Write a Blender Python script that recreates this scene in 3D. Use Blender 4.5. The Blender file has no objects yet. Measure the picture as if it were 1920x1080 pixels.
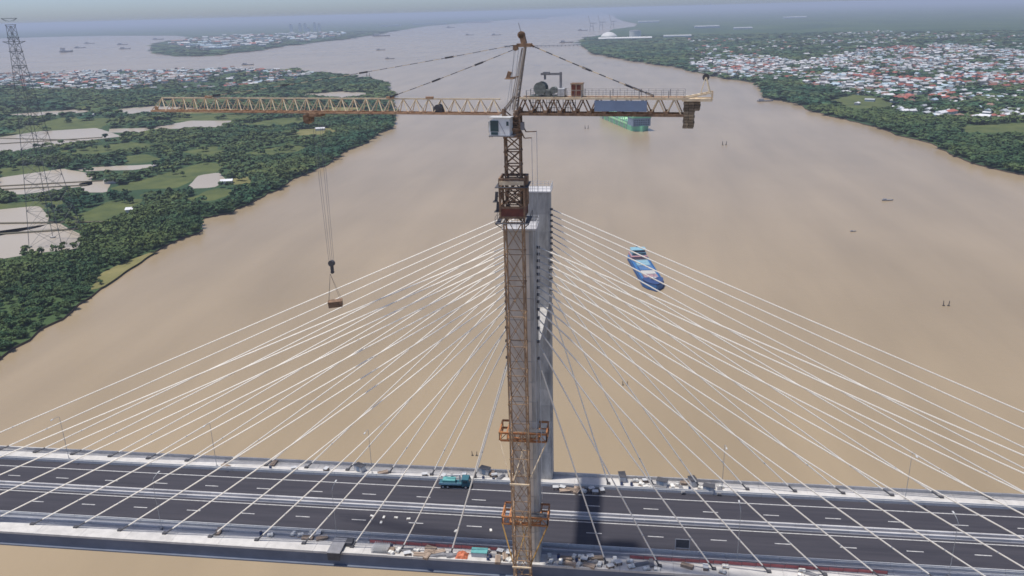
import bpy, math, random
import numpy as np
from mathutils import Matrix, Vector

# ------------------------------------------------------------------ camera, sky, sun, exposure
SC = bpy.context.scene
COL = SC.collection
WATER = -58.0
LAND = -56.6
HAZE_DENSITY = 0.95e-4
CAM = Vector((18.13, -150.0, 112.93))

def cam_matrix():
    p, r, y = math.radians(18.996), math.radians(-1.5226), math.radians(7.827)
    fwd = Vector((-math.sin(y) * math.cos(p), math.cos(y) * math.cos(p), -math.sin(p)))
    rt = Vector((math.cos(y), math.sin(y), 0))
    dn = fwd.cross(rt)
    rt2 = math.cos(r) * rt - math.sin(r) * dn
    dn2 = math.sin(r) * rt + math.cos(r) * dn
    m = Matrix.Identity(4)
    for i in range(3):
        m[i][0], m[i][1], m[i][2], m[i][3] = rt2[i], -dn2[i], -fwd[i], CAM[i]
    return m

cd = bpy.data.cameras.new("camera")
cd.sensor_width = 36.0
cd.lens = 1509.32 / 1920 * 36
cd.clip_start = 1.0
cd.clip_end = 200000
cam = bpy.data.objects.new("camera", cd)
cam.matrix_world = cam_matrix()
COL.objects.link(cam)
SC.camera = cam

SUN_DIR = Vector((0.282, 0.06, -1.0)).normalized()          # the way the light travels
SUN_EL = math.asin(-SUN_DIR.z)
world = bpy.data.worlds.new("World")
SC.world = world
world.use_nodes = True
wn = world.node_tree
wn.nodes.clear()
sky = wn.nodes.new("ShaderNodeTexSky")
sky.sky_type = 'NISHITA'
sky.sun_disc = False
sky.sun_elevation = SUN_EL
sky.sun_rotation = math.atan2(-SUN_DIR.x, -SUN_DIR.y)
sky.altitude = 0
sky.air_density = 0.48
sky.dust_density = 1.15
sky.ozone_density = 3.5
bg = wn.nodes.new("ShaderNodeBackground")
bg.inputs[1].default_value = 0.12
wo = wn.nodes.new("ShaderNodeOutputWorld")
wn.links.new(sky.outputs[0], bg.inputs[0])
wn.links.new(bg.outputs[0], wo.inputs[0])

sl = bpy.data.lights.new("sun", 'SUN')
sl.energy = 3.2
sl.angle = math.radians(2.2)
sl.color = (1.0, 0.94, 0.84)
sun = bpy.data.objects.new("sun", sl)
sun.rotation_euler = SUN_DIR.to_track_quat('-Z', 'Y').to_euler()
sun.location = (-200, 0, 600)
COL.objects.link(sun)

SC.view_settings.view_transform = 'Standard'
SC.view_settings.look = 'None'
SC.view_settings.gamma = 1.0
SC.view_settings.exposure = 0.4
SC.view_settings.use_curve_mapping = False
SC.render.engine = 'CYCLES'
SC.cycles.max_bounces = 5
SC.cycles.diffuse_bounces = 2
SC.cycles.glossy_bounces = 2
SC.cycles.volume_bounces = 0
SC.cycles.transparent_max_bounces = 8
SC.cycles.use_denoising = True
SC.cycles.pixel_filter_type = 'BLACKMAN_HARRIS'
SC.cycles.filter_width = 1.6

# ------------------------------------------------------------------ materials
MATS = {}
def mat(name, col, rough=0.7, var=0.15, scale=1.0, col2=None, bump=0.0, metal=0.0, objvar=0.0, spec=0.3, island=0.0, tint=None, stretch=(1, 1, 1)):
    """noise-mottled Principled material; col2 is a second real colour mixed in by the noise"""
    if name in MATS:
        return MATS[name]
    m = bpy.data.materials.new(name)
    m.use_nodes = True
    nt = m.node_tree
    b = nt.nodes["Principled BSDF"]
    b.inputs["Roughness"].default_value = rough
    b.inputs["Metallic"].default_value = metal
    b.inputs["Specular IOR Level"].default_value = spec
    tc = nt.nodes.new("ShaderNodeTexCoord")
    mp = nt.nodes.new("ShaderNodeMapping")
    mp.inputs["Scale"].default_value = stretch
    nz = nt.nodes.new("ShaderNodeTexNoise")
    nz.inputs["Scale"].default_value = scale
    nz.inputs["Detail"].default_value = 5.0
    nz.inputs["Roughness"].default_value = 0.65
    geo = nt.nodes.new("ShaderNodeNewGeometry")
    nt.links.new(geo.outputs["Position"], mp.inputs[0])
    nt.links.new(mp.outputs[0], nz.inputs["Vector"])
    rp = nt.nodes.new("ShaderNodeValToRGB")
    c2 = col2 if col2 else tuple(c * (1 - var) for c in col)
    c1 = tuple(min(1, c * (1 + var)) for c in col) if not col2 else col
    rp.color_ramp.elements[0].position = 0.32
    rp.color_ramp.elements[0].color = (*c2, 1)
    rp.color_ramp.elements[1].position = 0.68
    rp.color_ramp.elements[1].color = (*c1, 1)
    nt.links.new(nz.outputs[0], rp.inputs[0])
    out = rp.outputs[0]
    def hsv(src_socket, lo, hi, out):
        mr = nt.nodes.new("ShaderNodeMapRange")
        mr.inputs[3].default_value = lo
        mr.inputs[4].default_value = hi
        nt.links.new(src_socket, mr.inputs[0])
        h = nt.nodes.new("ShaderNodeHueSaturation")
        nt.links.new(mr.outputs[0], h.inputs["Value"])
        nt.links.new(out, h.inputs["Color"])
        return h.outputs[0]
    if objvar:
        oi = nt.nodes.new("ShaderNodeObjectInfo")
        out = hsv(oi.outputs["Random"], 1 - objvar, 1 + objvar, out)
    if island:
        out = hsv(geo.outputs["Random Per Island"], 1 - island, 1 + island, out)
    if tint:
        at = nt.nodes.new("ShaderNodeAttribute")
        at.attribute_name = "tint"
        mx = nt.nodes.new("ShaderNodeMix")
        mx.data_type = 'RGBA'
        nt.links.new(at.outputs["Fac"], mx.inputs[0])
        nt.links.new(out, mx.inputs[6])
        mx.inputs[7].default_value = (*tint, 1)
        out = mx.outputs[2]
    nt.links.new(out, b.inputs["Base Color"])
    if bump:
        bp = nt.nodes.new("ShaderNodeBump")
        bp.inputs["Strength"].default_value = bump
        bp.inputs["Distance"].default_value = 0.3
        nt.links.new(nz.outputs[0], bp.inputs["Height"])
        nt.links.new(bp.outputs[0], b.inputs["Normal"])
    MATS[name] = m
    return m

M_CONC = mat("concrete", (0.40, 0.39, 0.38), 0.85, scale=0.7, var=0.30, bump=0.3, objvar=0.13, stretch=(1, 1, 0.25))
M_CONCW = mat("pale_concrete", (0.58, 0.565, 0.555), 0.85, scale=0.45, col2=(0.45, 0.44, 0.435), bump=0.2, objvar=0.05)
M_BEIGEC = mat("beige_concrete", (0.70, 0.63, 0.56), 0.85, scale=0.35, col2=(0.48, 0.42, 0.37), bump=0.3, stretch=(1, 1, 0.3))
M_GREYC = mat("grey_screed", (0.52, 0.52, 0.54), 0.85, scale=0.35, col2=(0.34, 0.34, 0.37), objvar=0.08, stretch=(0.3, 1, 1))
M_BLUEC = mat("dusty_blue_screed", (0.30, 0.32, 0.37), 0.85, scale=0.3, col2=(0.16, 0.17, 0.22), objvar=0.08, stretch=(0.2, 1, 1))
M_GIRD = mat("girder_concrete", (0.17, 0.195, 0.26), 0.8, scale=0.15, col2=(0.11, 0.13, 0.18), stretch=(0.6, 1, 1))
M_ASPH = mat("asphalt", (0.056, 0.054, 0.068), 0.85, scale=0.6, col2=(0.034, 0.034, 0.046), bump=0.1, stretch=(0.05, 1, 1))
M_LINE = mat("road_paint", (0.60, 0.60, 0.60), 0.7, scale=1.1, col2=(0.33, 0.33, 0.35))
M_CABLE = mat("white_sheathing", (0.90, 0.85, 0.77), 0.5, scale=0.4, var=0.06)
M_PIPE = mat("dark_steel_pipe", (0.10, 0.10, 0.11), 0.6, scale=1.0)
M_RUST = mat("rusty_brown_paint", (0.34, 0.215, 0.135), 0.75, scale=1.2, col2=(0.12, 0.075, 0.052), objvar=0.1)
M_MAST = mat("weathered_mast_paint", (0.46, 0.31, 0.19), 0.75, scale=0.7, col2=(0.20, 0.125, 0.08), objvar=0.15)
M_RUSTR = mat("red_oxide_paint", (0.22, 0.065, 0.045), 0.7, scale=1.2, col2=(0.12, 0.045, 0.035))
M_TAN = mat("faded_cream_paint", (0.78, 0.67, 0.50), 0.65, scale=0.8, col2=(0.55, 0.42, 0.29))
M_CHORD = mat("rusty_chord_paint", (0.52, 0.34, 0.22), 0.7, scale=0.6, col2=(0.34, 0.19, 0.12))
M_COLLAR = mat("orange_rust_paint", (0.52, 0.24, 0.09), 0.75, scale=0.9, col2=(0.28, 0.11, 0.055))
M_YELL = mat("yellow_paint", (0.52, 0.33, 0.10), 0.65, scale=1.0, col2=(0.30, 0.16, 0.06))
M_DARK = mat("dark_grey_steel", (0.075, 0.075, 0.085), 0.6, scale=1.0)
M_GREYS = mat("grey_steel", (0.22, 0.22, 0.24), 0.55, scale=1.0)
M_LGREY = mat("light_grey_paint", (0.5, 0.51, 0.53), 0.5, scale=1.0, var=0.08)
M_WHITE = mat("white_paint", (0.75, 0.77, 0.80), 0.45, scale=0.8, var=0.06)
M_GLASS = mat("dark_glass", (0.03, 0.065, 0.08), 0.12, spec=0.6, scale=0.3)
M_BLUEP = mat("blue_panel_paint", (0.19, 0.25, 0.38), 0.55, scale=0.5, var=0.1)
M_CWT = mat("counterweight_concrete", (0.23, 0.18, 0.13), 0.85, scale=1.5, objvar=0.35)
M_SHIPB = mat("ship_blue", (0.045, 0.15, 0.36), 0.5, scale=0.4, var=0.2)
M_SHIPD = mat("ship_dark_blue", (0.035, 0.065, 0.17), 0.5, scale=0.4)
M_SHIPR = mat("ship_red_brown", (0.26, 0.07, 0.075), 0.6, scale=0.5)
M_PINK = mat("faded_red_paint", (0.40, 0.22, 0.24), 0.65, scale=0.5)
M_LBLUE = mat("pale_blue_paint", (0.22, 0.40, 0.50), 0.6, scale=0.5)
M_GREEN = mat("ship_green", (0.44, 0.80, 0.46), 0.55, scale=0.2, var=0.2)
M_GREEND = mat("ship_dark_green", (0.20, 0.52, 0.33), 0.55, scale=0.2)
M_SLATE = mat("slate_blue_paint", (0.20, 0.26, 0.35), 0.55, scale=0.2)
M_BOAT = mat("boat_timber", (0.085, 0.075, 0.07), 0.7, scale=1.0)
M_TEAL = mat("teal_paint", (0.12, 0.34, 0.34), 0.55, scale=0.8)
M_TRUCK = mat("truck_blue_green", (0.04, 0.13, 0.17), 0.5, scale=0.8)
M_ORANGE = mat("orange_tarpaulin", (0.55, 0.17, 0.09), 0.6, scale=1.0)
M_RED = mat("red_plastic_fence", (0.42, 0.13, 0.13), 0.6, scale=1.0)
M_TYRE = mat("tyre_rubber", (0.02, 0.02, 0.02), 0.8)
M_SACK = mat("white_sacking", (0.66, 0.65, 0.62), 0.85, scale=2.0, objvar=0.2)
M_WOOD = mat("site_timber", (0.31, 0.24, 0.19), 0.8, scale=1.0, objvar=0.35)
M_GALV = mat("galvanised_steel", (0.40, 0.42, 0.44), 0.45, metal=0.3, scale=1.0)
M_LATT = mat("pylon_galvanised", (0.13, 0.14, 0.15), 0.6, scale=0.2)
M_LEAF = mat("mangrove_leaf", (0.052, 0.108, 0.046), 0.75, scale=0.03, col2=(0.034, 0.076, 0.038), island=0.22, objvar=0.18, tint=(0.12, 0.155, 0.05), spec=0.15)
M_LEAFF = mat("distant_leaf", (0.046, 0.105, 0.055), 0.8, scale=0.006, col2=(0.026, 0.070, 0.045), island=0.4, tint=(0.13, 0.155, 0.055), spec=0.1)
M_BARK = mat("bark", (0.09, 0.07, 0.05), 0.9, scale=2)
M_MUD = mat("bank_mud", (0.12, 0.085, 0.065), 0.8, scale=0.05, col2=(0.07, 0.05, 0.042))
M_FIELD = mat("meadow_grass", (0.115, 0.135, 0.050), 0.9, scale=0.04, col2=(0.060, 0.085, 0.036), spec=0.1)
M_FIELD2 = mat("dry_grass", (0.22, 0.20, 0.09), 0.9, scale=0.03, col2=(0.13, 0.135, 0.055), spec=0.1)
M_DIKE = mat("dike_earth", (0.10, 0.09, 0.06), 0.9, scale=0.1)
M_TANK = mat("white_tank_paint", (0.62, 0.62, 0.62), 0.5, scale=0.05, var=0.05)
M_WALLS = [mat("white_render", (0.55, 0.53, 0.52), 0.8, scale=0.2, objvar=0.12, island=0.15), mat("cream_render", (0.55, 0.49, 0.42), 0.8, scale=0.2, island=0.15), mat("pale_blue_render", (0.42, 0.50, 0.55), 0.8, scale=0.2, island=0.15)]
M_ROOFS = [mat("white_metal_roof", (0.60, 0.61, 0.64), 0.5, scale=0.2, objvar=0.15, island=0.2), mat("grey_metal_roof", (0.36, 0.38, 0.40), 0.55, scale=0.2, objvar=0.25, island=0.25), mat("rust_red_roof", (0.36, 0.12, 0.095), 0.7, scale=0.2, objvar=0.2, island=0.2), mat("pale_blue_roof", (0.40, 0.50, 0.58), 0.5, scale=0.2, objvar=0.15, island=0.2), mat("brown_tile_roof", (0.24, 0.15, 0.12), 0.8, scale=0.3, objvar=0.2, island=0.2)]

def water_material(name, c1, c2, bump, rough, spec=0.5, streak=0.0):
    m = bpy.data.materials.new(name)
    m.use_nodes = True
    nt = m.node_tree
    b = nt.nodes["Principled BSDF"]
    b.inputs["Roughness"].default_value = rough
    b.inputs["IOR"].default_value = 1.33
    b.inputs["Specular IOR Level"].default_value = spec
    geo = nt.nodes.new("ShaderNodeNewGeometry")
    def noise(sc, det, st):
        mp = nt.nodes.new("ShaderNodeMapping")
        mp.inputs["Scale"].default_value = st
        nz = nt.nodes.new("ShaderNodeTexNoise")
        nz.inputs["Scale"].default_value = sc
        nz.inputs["Detail"].default_value = det
        nt.links.new(geo.outputs["Position"], mp.inputs[0])
        nt.links.new(mp.outputs[0], nz.inputs["Vector"])
        return nz.outputs[0]
    n1 = noise(0.0045, 4, (0.6, 1.0, 1))          # slow silt swirls
    rp = nt.nodes.new("ShaderNodeValToRGB")
    rp.color_ramp.elements[0].position = 0.3
    rp.color_ramp.elements[0].color = (*c2, 1)
    rp.color_ramp.elements[1].position = 0.7
    rp.color_ramp.elements[1].color = (*c1, 1)
    nt.links.new(n1, rp.inputs[0])
    col = rp.outputs[0]
    if streak:
        # current lines and silt plumes drawn out along the flow
        ns = noise(0.03, 6, (1.0, 0.16, 1))
        mr = nt.nodes.new("ShaderNodeMapRange")
        mr.inputs[1].default_value, mr.inputs[2].default_value = 0.3, 0.7
        mr.inputs[3].default_value, mr.inputs[4].default_value = 1 - streak, 1 + streak
        nt.links.new(ns, mr.inputs[0])
        hs = nt.nodes.new("ShaderNodeHueSaturation")
        nt.links.new(mr.outputs[0], hs.inputs["Value"])
        nt.links.new(col, hs.inputs["Color"])
        col = hs.outputs[0]
    nt.links.new(col, b.inputs["Base Color"])
    n2 = noise(0.35, 4, (1, 0.7, 1))
    n3 = noise(0.02, 3, (0.5, 1, 1))
    ad = nt.nodes.new("ShaderNodeMath")
    ad.operation = 'ADD'
    nt.links.new(n2, ad.inputs[0])
    nt.links.new(n3, ad.inputs[1])
    bp = nt.nodes.new("ShaderNodeBump")
    bp.inputs["Strength"].default_value = bump
    bp.inputs["Distance"].default_value = 0.25
    nt.links.new(ad.outputs[0], bp.inputs["Height"])
    nt.links.new(bp.outputs[0], b.inputs["Normal"])
    return m
M_RIVER = water_material("muddy_river", (0.335, 0.264, 0.178), (0.292, 0.230, 0.153), 0.4, 0.24, 0.28, 0.08)
M_POND = water_material("pond_water", (0.42, 0.37, 0.305), (0.35, 0.305, 0.25), 0.05, 0.3, 0.25)

def ground_material():
    m = bpy.data.materials.new("delta_ground")
    m.use_nodes = True
    nt = m.node_tree
    b = nt.nodes["Principled BSDF"]
    b.inputs["Roughness"].default_value = 0.95
    b.inputs["Specular IOR Level"].default_value = 0.1
    geo = nt.nodes.new("ShaderNodeNewGeometry")
    def noise(sc, det, st=(1, 1, 1)):
        mp = nt.nodes.new("ShaderNodeMapping")
        mp.inputs["Scale"].default_value = st
        nz = nt.nodes.new("ShaderNodeTexNoise")
        nz.inputs["Scale"].default_value = sc
        nz.inputs["Detail"].default_value = det
        nz.inputs["Roughness"].default_value = 0.6
        nt.links.new(geo.outputs["Position"], mp.inputs[0])
        nt.links.new(mp.outputs[0], nz.inputs["Vector"])
        return nz.outputs[0]
    rp = nt.nodes.new("ShaderNodeValToRGB")
    cr = rp.color_ramp
    cr.elements[0].position = 0.35
    cr.elements[0].color = (0.030, 0.062, 0.036, 1)
    cr.elements[1].position = 0.62
    cr.elements[1].color = (0.062, 0.100, 0.040, 1)
    e = cr.elements.new(0.72)
    e.color = (0.13, 0.125, 0.07, 1)
    nt.links.new(noise(0.0022, 8), rp.inputs[0])
    nt.links.new(rp.outputs[0], b.inputs["Base Color"])
    return m
M_GROUND = ground_material()

# ------------------------------------------------------------------ mesh helpers
class MB:
    def __init__(self, xf=None):
        self.v, self.f, self.m, self.xf = [], [], [], xf
    def add(self, vs, fs, mi=0):
        o = len(self.v)
        self.v += [tuple(x) for x in vs]
        self.f += [tuple(i + o for i in q) for q in fs]
        self.m += [mi] * len(fs)
        return self
    def box(self, x0, x1, y0, y1, z0, z1, mi=0):
        vs = [(x, y, z) for z in (z0, z1) for y in (y0, y1) for x in (x0, x1)]
        return self.add(vs, [(0, 2, 3, 1), (4, 5, 7, 6), (0, 1, 5, 4), (2, 6, 7, 3), (0, 4, 6, 2), (1, 3, 7, 5)], mi)
    def chbox(self, x0, x1, y0, y1, z0, z1, c=0.25, mi=0):
        """box with its vertical corners chamfered"""
        ring = [(x0 + c, y0), (x1 - c, y0), (x1, y0 + c), (x1, y1 - c), (x1 - c, y1), (x0 + c, y1), (x0, y1 - c), (x0, y0 + c)]
        vs = [(x, y, z0) for x, y in ring] + [(x, y, z1) for x, y in ring]
        fs = [(i, (i + 1) % 8, (i + 1) % 8 + 8, i + 8) for i in range(8)] + [tuple(range(7, -1, -1)), tuple(range(8, 16))]
        return self.add(vs, fs, mi)
    def beam(self, a, b, w, h=None, mi=0, cap=True):
        a, b = Vector(a), Vector(b)
        h = h or w
        d = (b - a).normalized()
        up = Vector((0, 0, 1)) if abs(d.z) < 0.95 else Vector((0, 1, 0))
        s = d.cross(up).normalized() * (w / 2)
        t = s.cross(d).normalized() * (h / 2)
        vs = [p + i * s + j * t for p in (a, b) for i, j in ((-1, -1), (1, -1), (1, 1), (-1, 1))]
        fs = [(0, 1, 5, 4), (1, 2, 6, 5), (2, 3, 7, 6), (3, 0, 4, 7)]
        if cap:
            fs += [(3, 2, 1, 0), (4, 5, 6, 7)]
        return self.add(vs, fs, mi)
    def tube(self, pts, r, n=8, mi=0, r2=None):
        pts = [Vector(p) for p in pts]
        vs = []
        for k, p in enumerate(pts):
            d = (pts[min(k + 1, len(pts) - 1)] - pts[max(k - 1, 0)]).normalized()
            up = Vector((0, 0, 1)) if abs(d.z) < 0.95 else Vector((0, 1, 0))
            s = d.cross(up).normalized()
            t = s.cross(d)
            rr = r if r2 is None else r + (r2 - r) * k / (len(pts) - 1)
            vs += [p + (s * math.cos(a) + t * math.sin(a)) * rr for a in (2 * math.pi * i / n for i in range(n))]
        fs = []
        for k in range(len(pts) - 1):
            fs += [(k * n + i, k * n + (i + 1) % n, (k + 1) * n + (i + 1) % n, (k + 1) * n + i) for i in range(n)]
        fs += [tuple(range(n - 1, -1, -1)), tuple(range((len(pts) - 1) * n, len(pts) * n))]
        return self.add(vs, fs, mi)
    def lathe(self, c, prof, n=16, mi=0, axis='z'):
        """prof: (radius, height) pairs around the axis through c"""
        vs = []
        for r, h in prof:
            for i in range(n):
                a = 2 * math.pi * i / n
                u, w = r * math.cos(a), r * math.sin(a)
                vs.append((c[0] + u, c[1] + w, c[2] + h) if axis == 'z' else (c[0] + u, c[1] + h, c[2] + w))
        fs = []
        for k in range(len(prof) - 1):
            fs += [(k * n + i, k * n + (i + 1) % n, (k + 1) * n + (i + 1) % n, (k + 1) * n + i) for i in range(n)]
        fs += [tuple(range(n - 1, -1, -1)), tuple(range((len(prof) - 1) * n, len(prof) * n))]
        return self.add(vs, fs, mi)
    def prism(self, poly, z0, z1, mi=0, mis=None):
        n = len(poly)
        vs = [(x, y, z0) for x, y in poly] + [(x, y, z1) for x, y in poly]
        self.add(vs, [tuple(range(n, 2 * n)), tuple(range(n - 1, -1, -1))], mi)
        o = len(self.v) - 2 * n
        self.f += [(o + i, o + (i + 1) % n, o + (i + 1) % n + n, o + i + n) for i in range(n)]
        self.m += [mi if mis is None else mis] * n
        return self
    def mesh(self, name, mats):
        me = bpy.data.meshes.new(name)
        v = self.v
        if self.xf is not None:
            v = [tuple(self.xf @ Vector(p)) for p in v]
        me.from_pydata(v, [], self.f)
        mats = mats if isinstance(mats, (list, tuple)) else [mats]
        for m in mats:
            me.materials.append(m)
        if len(mats) > 1:
            me.polygons.foreach_set("material_index", self.m)
        me.update()
        return me
    def build(self, name, mats, parent=None):
        return obj(name, self.mesh(name, mats), parent)

def obj(name, data, parent=None, loc=None, rotz=0.0):
    o = bpy.data.objects.new(name, data)
    COL.objects.link(o)
    if parent is not None:
        o.parent = parent
        if loc is None:                      # mesh was made in world coordinates
            o.matrix_parent_inverse = parent_inv(parent)
    if loc is not None:
        o.location = loc
    if rotz:
        o.rotation_euler = (0, 0, rotz)
    return o

def wmat(o):
    b = Matrix.Translation(o.location) @ o.rotation_euler.to_matrix().to_4x4()
    return b if o.parent is None else wmat(o.parent) @ o.matrix_parent_inverse @ b

def parent_inv(p):
    return wmat(p).inverted()

def tag(o, label=None, cat=None, group=None, kind=None):
    if label: o["label"] = label
    if cat: o["category"] = cat
    if group: o["group"] = group
    if kind: o["kind"] = kind
    return o

def thing(name, label, cat, loc=(0, 0, 0), group=None, rotz=0.0):
    o = obj(name, None, None, loc, rotz)
    o.empty_display_size = 1
    return tag(o, label, cat, group)

def copy_tree(o, parent=None):
    c = o.copy()
    COL.objects.link(c)
    c.parent = parent
    for ch in list(o.children):
        copy_tree(ch, c)
    return c

def fbm1(t, seed):
    return sum(math.sin(t * f + seed * (k + 1.7)) / (k + 1) for k, f in enumerate((1.0, 2.3, 4.7, 9.1)))

# ------------------------------------------------------------------ the setting: water, land, ponds, fields
def rough_shore(pts, step, amp, seed):
    """walk a shoreline and break it into small uneven bays"""
    out = []
    s = 0.0
    for (x0, y0), (x1, y1) in zip(pts[:-1], pts[1:]):
        L = math.hypot(x1 - x0, y1 - y0)
        n = max(1, min(60, int(L / step)))
        nx, ny = -(y1 - y0) / L, (x1 - x0) / L
        for k in range(n):
            t = k / n
            a = amp * fbm1((s + L * t) / (step * 2.2), seed) * (0.5 if k == 0 else 1.0)
            out.append((x0 + (x1 - x0) * t + nx * a, y0 + (y1 - y0) * t + ny * a))
        s += L
    out.append(pts[-1])
    return out

LEFT_SHORE = [(-318, -900), (-300, -300), (-305, 60), (-312, 210), (-311, 234), (-315, 268), (-323, 305), (-332, 338), (-338, 387), (-337, 439), (-331, 464), (-349, 499), (-373, 527), (-350, 518), (-334, 538), (-338, 594), (-336, 671), (-334, 764), (-339, 857), (-337, 968), (-340, 1104), (-356, 1182), (-407, 1361), (-465, 1559), (-561, 1861), (-680, 2091), (-803, 2228), (-934, 2359), (-1104, 2562), (-1245, 2621), (-1440, 2694), (-1571, 2671), (-1828, 2651), (-1970, 2556), (-2172, 2549), (-4200, 2300)]
RIGHT_SHORE = [(-180, 20858), (-78, 15157), (53, 11292), (192, 9211), (144, 7930), (-49, 7100), (-108, 5686), (-203, 4931), (-177, 4035), (-97, 3254), (-9, 2926), (81, 2624), (172, 2396), (227, 2131), (282, 1898), (333, 1788), (308, 1628), (298, 1471), (329, 1376), (340, 1257), (360, 1135), (386, 1065), (393, 974), (402, 921), (399, 842), (407, 775), (425, 716), (450, 560), (470, 300), (480, -900)]
FAR_SHORE = [(-30000, 7500), (-12000, 9000), (-7938, 9799), (-7351, 10026), (-6493, 9865), (-4967, 8812), (-4084, 7564), (-3674, 6651), (-3675, 6307), (-3338, 5545), (-2857, 4710), (-2394, 3996), (-2148, 3715), (-1942, 3691), (-1960, 4218), (-2060, 5094), (-2015, 5810), (-2235, 7716), (-2652, 11312), (-2462, 14651), (-1980, 19170), (-1502, 23041)]
LEFT_POLY = rough_shore(LEFT_SHORE, 12, 3.2, 1.0) + [(-4200, -900)]
RIGHT_POLY = rough_shore(RIGHT_SHORE, 18, 4.5, 2.0) + [(9000, -900), (30000, 5000), (45000, 60000), (-2000, 60000), (-400, 26000)]
FAR_POLY = rough_shore(FAR_SHORE, 60, 8, 3.0) + [(-1500, 26000), (-2100, 60000), (-45000, 60000)]

R = 62000
river = MB().add([(-R, -3000, WATER), (R, -3000, WATER), (R, R, WATER), (-R, R, WATER)], [(0, 1, 2, 3)]).build("river_water", M_RIVER)
tag(river, "muddy brown river water", kind="structure")
for nm, poly, lab in (("left_bank_terrain", LEFT_POLY, "flat green left river bank"), ("right_bank_terrain", RIGHT_POLY, "flat right bank with the riverside town"), ("far_bank_terrain", FAR_POLY, "hazy far bank across the confluence")):
    mb = MB()
    n = len(poly)
    cx = sum(p[0] for p in poly) / n
    mb.prism(poly, WATER - 1.0, LAND, 0, 1)
    tag(mb.build(nm, [M_GROUND, M_MUD]), lab, kind="structure")

PONDS = [[(-936, 996), (-913, 1063), (-856, 1090), (-775, 1017), (-798, 990), (-813, 950), (-848, 884)],
 [(-681, 692), (-650, 734), (-605, 708), (-574, 662), (-611, 626), (-646, 647)],
 [(-570, 662), (-551, 677), (-522, 627), (-540, 627)],
 [(-566, 531), (-543, 544), (-515, 517), (-496, 488), (-511, 460), (-560, 490)],
 [(-530, 430), (-475, 474), (-440, 446), (-421, 415), (-440, 406), (-455, 391), (-500, 380)],
 [(-435, 644), (-456, 708), (-441, 723), (-412, 678), (-411, 649)],
 [(-744, 1116), (-725, 1195), (-663, 1191), (-649, 1123)],
 [(-820, 1107), (-752, 1116), (-738, 1066), (-795, 1069)],
 [(-639, 758), (-548, 782), (-562, 747), (-620, 740)],
 [(-710, 1654), (-630, 1718), (-534, 1656), (-580, 1569)],
 [(-984, 1400), (-945, 1453), (-836, 1405), (-861, 1328), (-931, 1334)],
 [(-1180, 1330), (-1100, 1400), (-1040, 1370), (-1090, 1290)]]
FIELDS = [[(-968, 1036), (-1008, 1164), (-1014, 1259), (-908, 1229), (-858, 1122), (-916, 1093), (-938, 1000)],
 [(-629, 833), (-611, 853), (-570, 820), (-576, 794), (-595, 790)],
 [(-503, 740), (-491, 782), (-460, 767), (-452, 723), (-458, 700), (-453, 649), (-500, 635), (-519, 648)],
 [(-739, 748), (-717, 776), (-686, 758), (-664, 735), (-688, 707), (-699, 704)],
 [(-481, 518), (-484, 573), (-457, 585), (-441, 540), (-442, 500), (-462, 499)],
 [(-565, 874), (-546, 918), (-508, 872), (-523, 843)],
 [(402, 1412), (462, 1500), (502, 1438), (477, 1321), (407, 1288)],
 [(-1150, 900), (-1100, 1010), (-1000, 980), (-1020, 880)],
 [(-800, 1200), (-760, 1290), (-640, 1280), (-660, 1210)]]
FIELDS += [[(-620, 480), (-600, 560), (-540, 575), (-530, 548), (-575, 530), (-590, 480)], [(-470, 860), (-440, 930), (-400, 900), (-420, 850)], [(-760, 880), (-700, 960), (-650, 930), (-690, 860)], [(-900, 760), (-860, 850), (-800, 820), (-830, 740)], [(-620, 1150), (-560, 1240), (-500, 1200), (-540, 1130)], [(-1250, 1150), (-1200, 1260), (-1110, 1220), (-1150, 1120)], [(-410, 590), (-400, 640), (-372, 620), (-380, 585)], [(-1000, 1520), (-940, 1620), (-820, 1580), (-860, 1490)], [(560, 980), (640, 1000), (620, 900), (550, 920)], [(482, 1008), (551, 1005), (600, 1092), (502, 1069)]]
DRY = [[(-332, 317), (-346, 350), (-346, 373), (-339, 408), (-336, 411), (-332, 363), (-326, 322)],
 [(-418, 683), (-392, 708), (-375, 664), (-403, 658)],
 [(-471, 1015), (-490, 1084), (-439, 1099), (-413, 1056), (-429, 1024)],
 [(-870, 1330), (-830, 1400), (-700, 1380), (-740, 1310)],
 [(-560, 1290), (-540, 1400), (-470, 1380), (-480, 1290)]]
def grow(poly, k):
    cx, cy = sum(p[0] for p in poly) / len(poly), sum(p[1] for p in poly) / len(poly)
    return [(cx + (x - cx) * k, cy + (y - cy) * k) for x, y in poly]
PONDS = [grow(p, 1.36 if i in (0, 1, 2, 3, 4, 6) else 1.15) for i, p in enumerate(PONDS)]
FIELDS = [grow(p, 1.15) for p in FIELDS]
def smooth_poly(poly, seed, jit=0.09, rounds=1):
    """round the corners of a plot and make its edge uneven"""
    r = random.Random(seed * 7 + 3)
    q = []
    for (x0, y0), (x1, y1) in zip(poly, poly[1:] + poly[:1]):       # break long straight edges
        L = math.hypot(x1 - x0, y1 - y0)
        n = max(1, int(L / 16))
        for k in range(n):
            a = r.uniform(-jit, jit) * min(L, 60) if k else 0
            q.append((x0 + (x1 - x0) * k / n - (y1 - y0) / L * a, y0 + (y1 - y0) * k / n + (x1 - x0) / L * a))
    poly = q
    for _ in range(rounds):
        q = []
        for (x0, y0), (x1, y1) in zip(poly, poly[1:] + poly[:1]):
            q += [(x0 * .78 + x1 * .22, y0 * .78 + y1 * .22), (x0 * .22 + x1 * .78, y0 * .22 + y1 * .78)]
        poly = q
    return poly
for i, p in enumerate(PONDS):
    o = MB().prism(smooth_poly(p, i, 0.02, 1), LAND - 0.3, LAND + 0.12).build("pond_water", M_POND)
    tag(o, "pale still pond between earth dikes on the left bank", group="ponds on the river banks", kind="structure")
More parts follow.
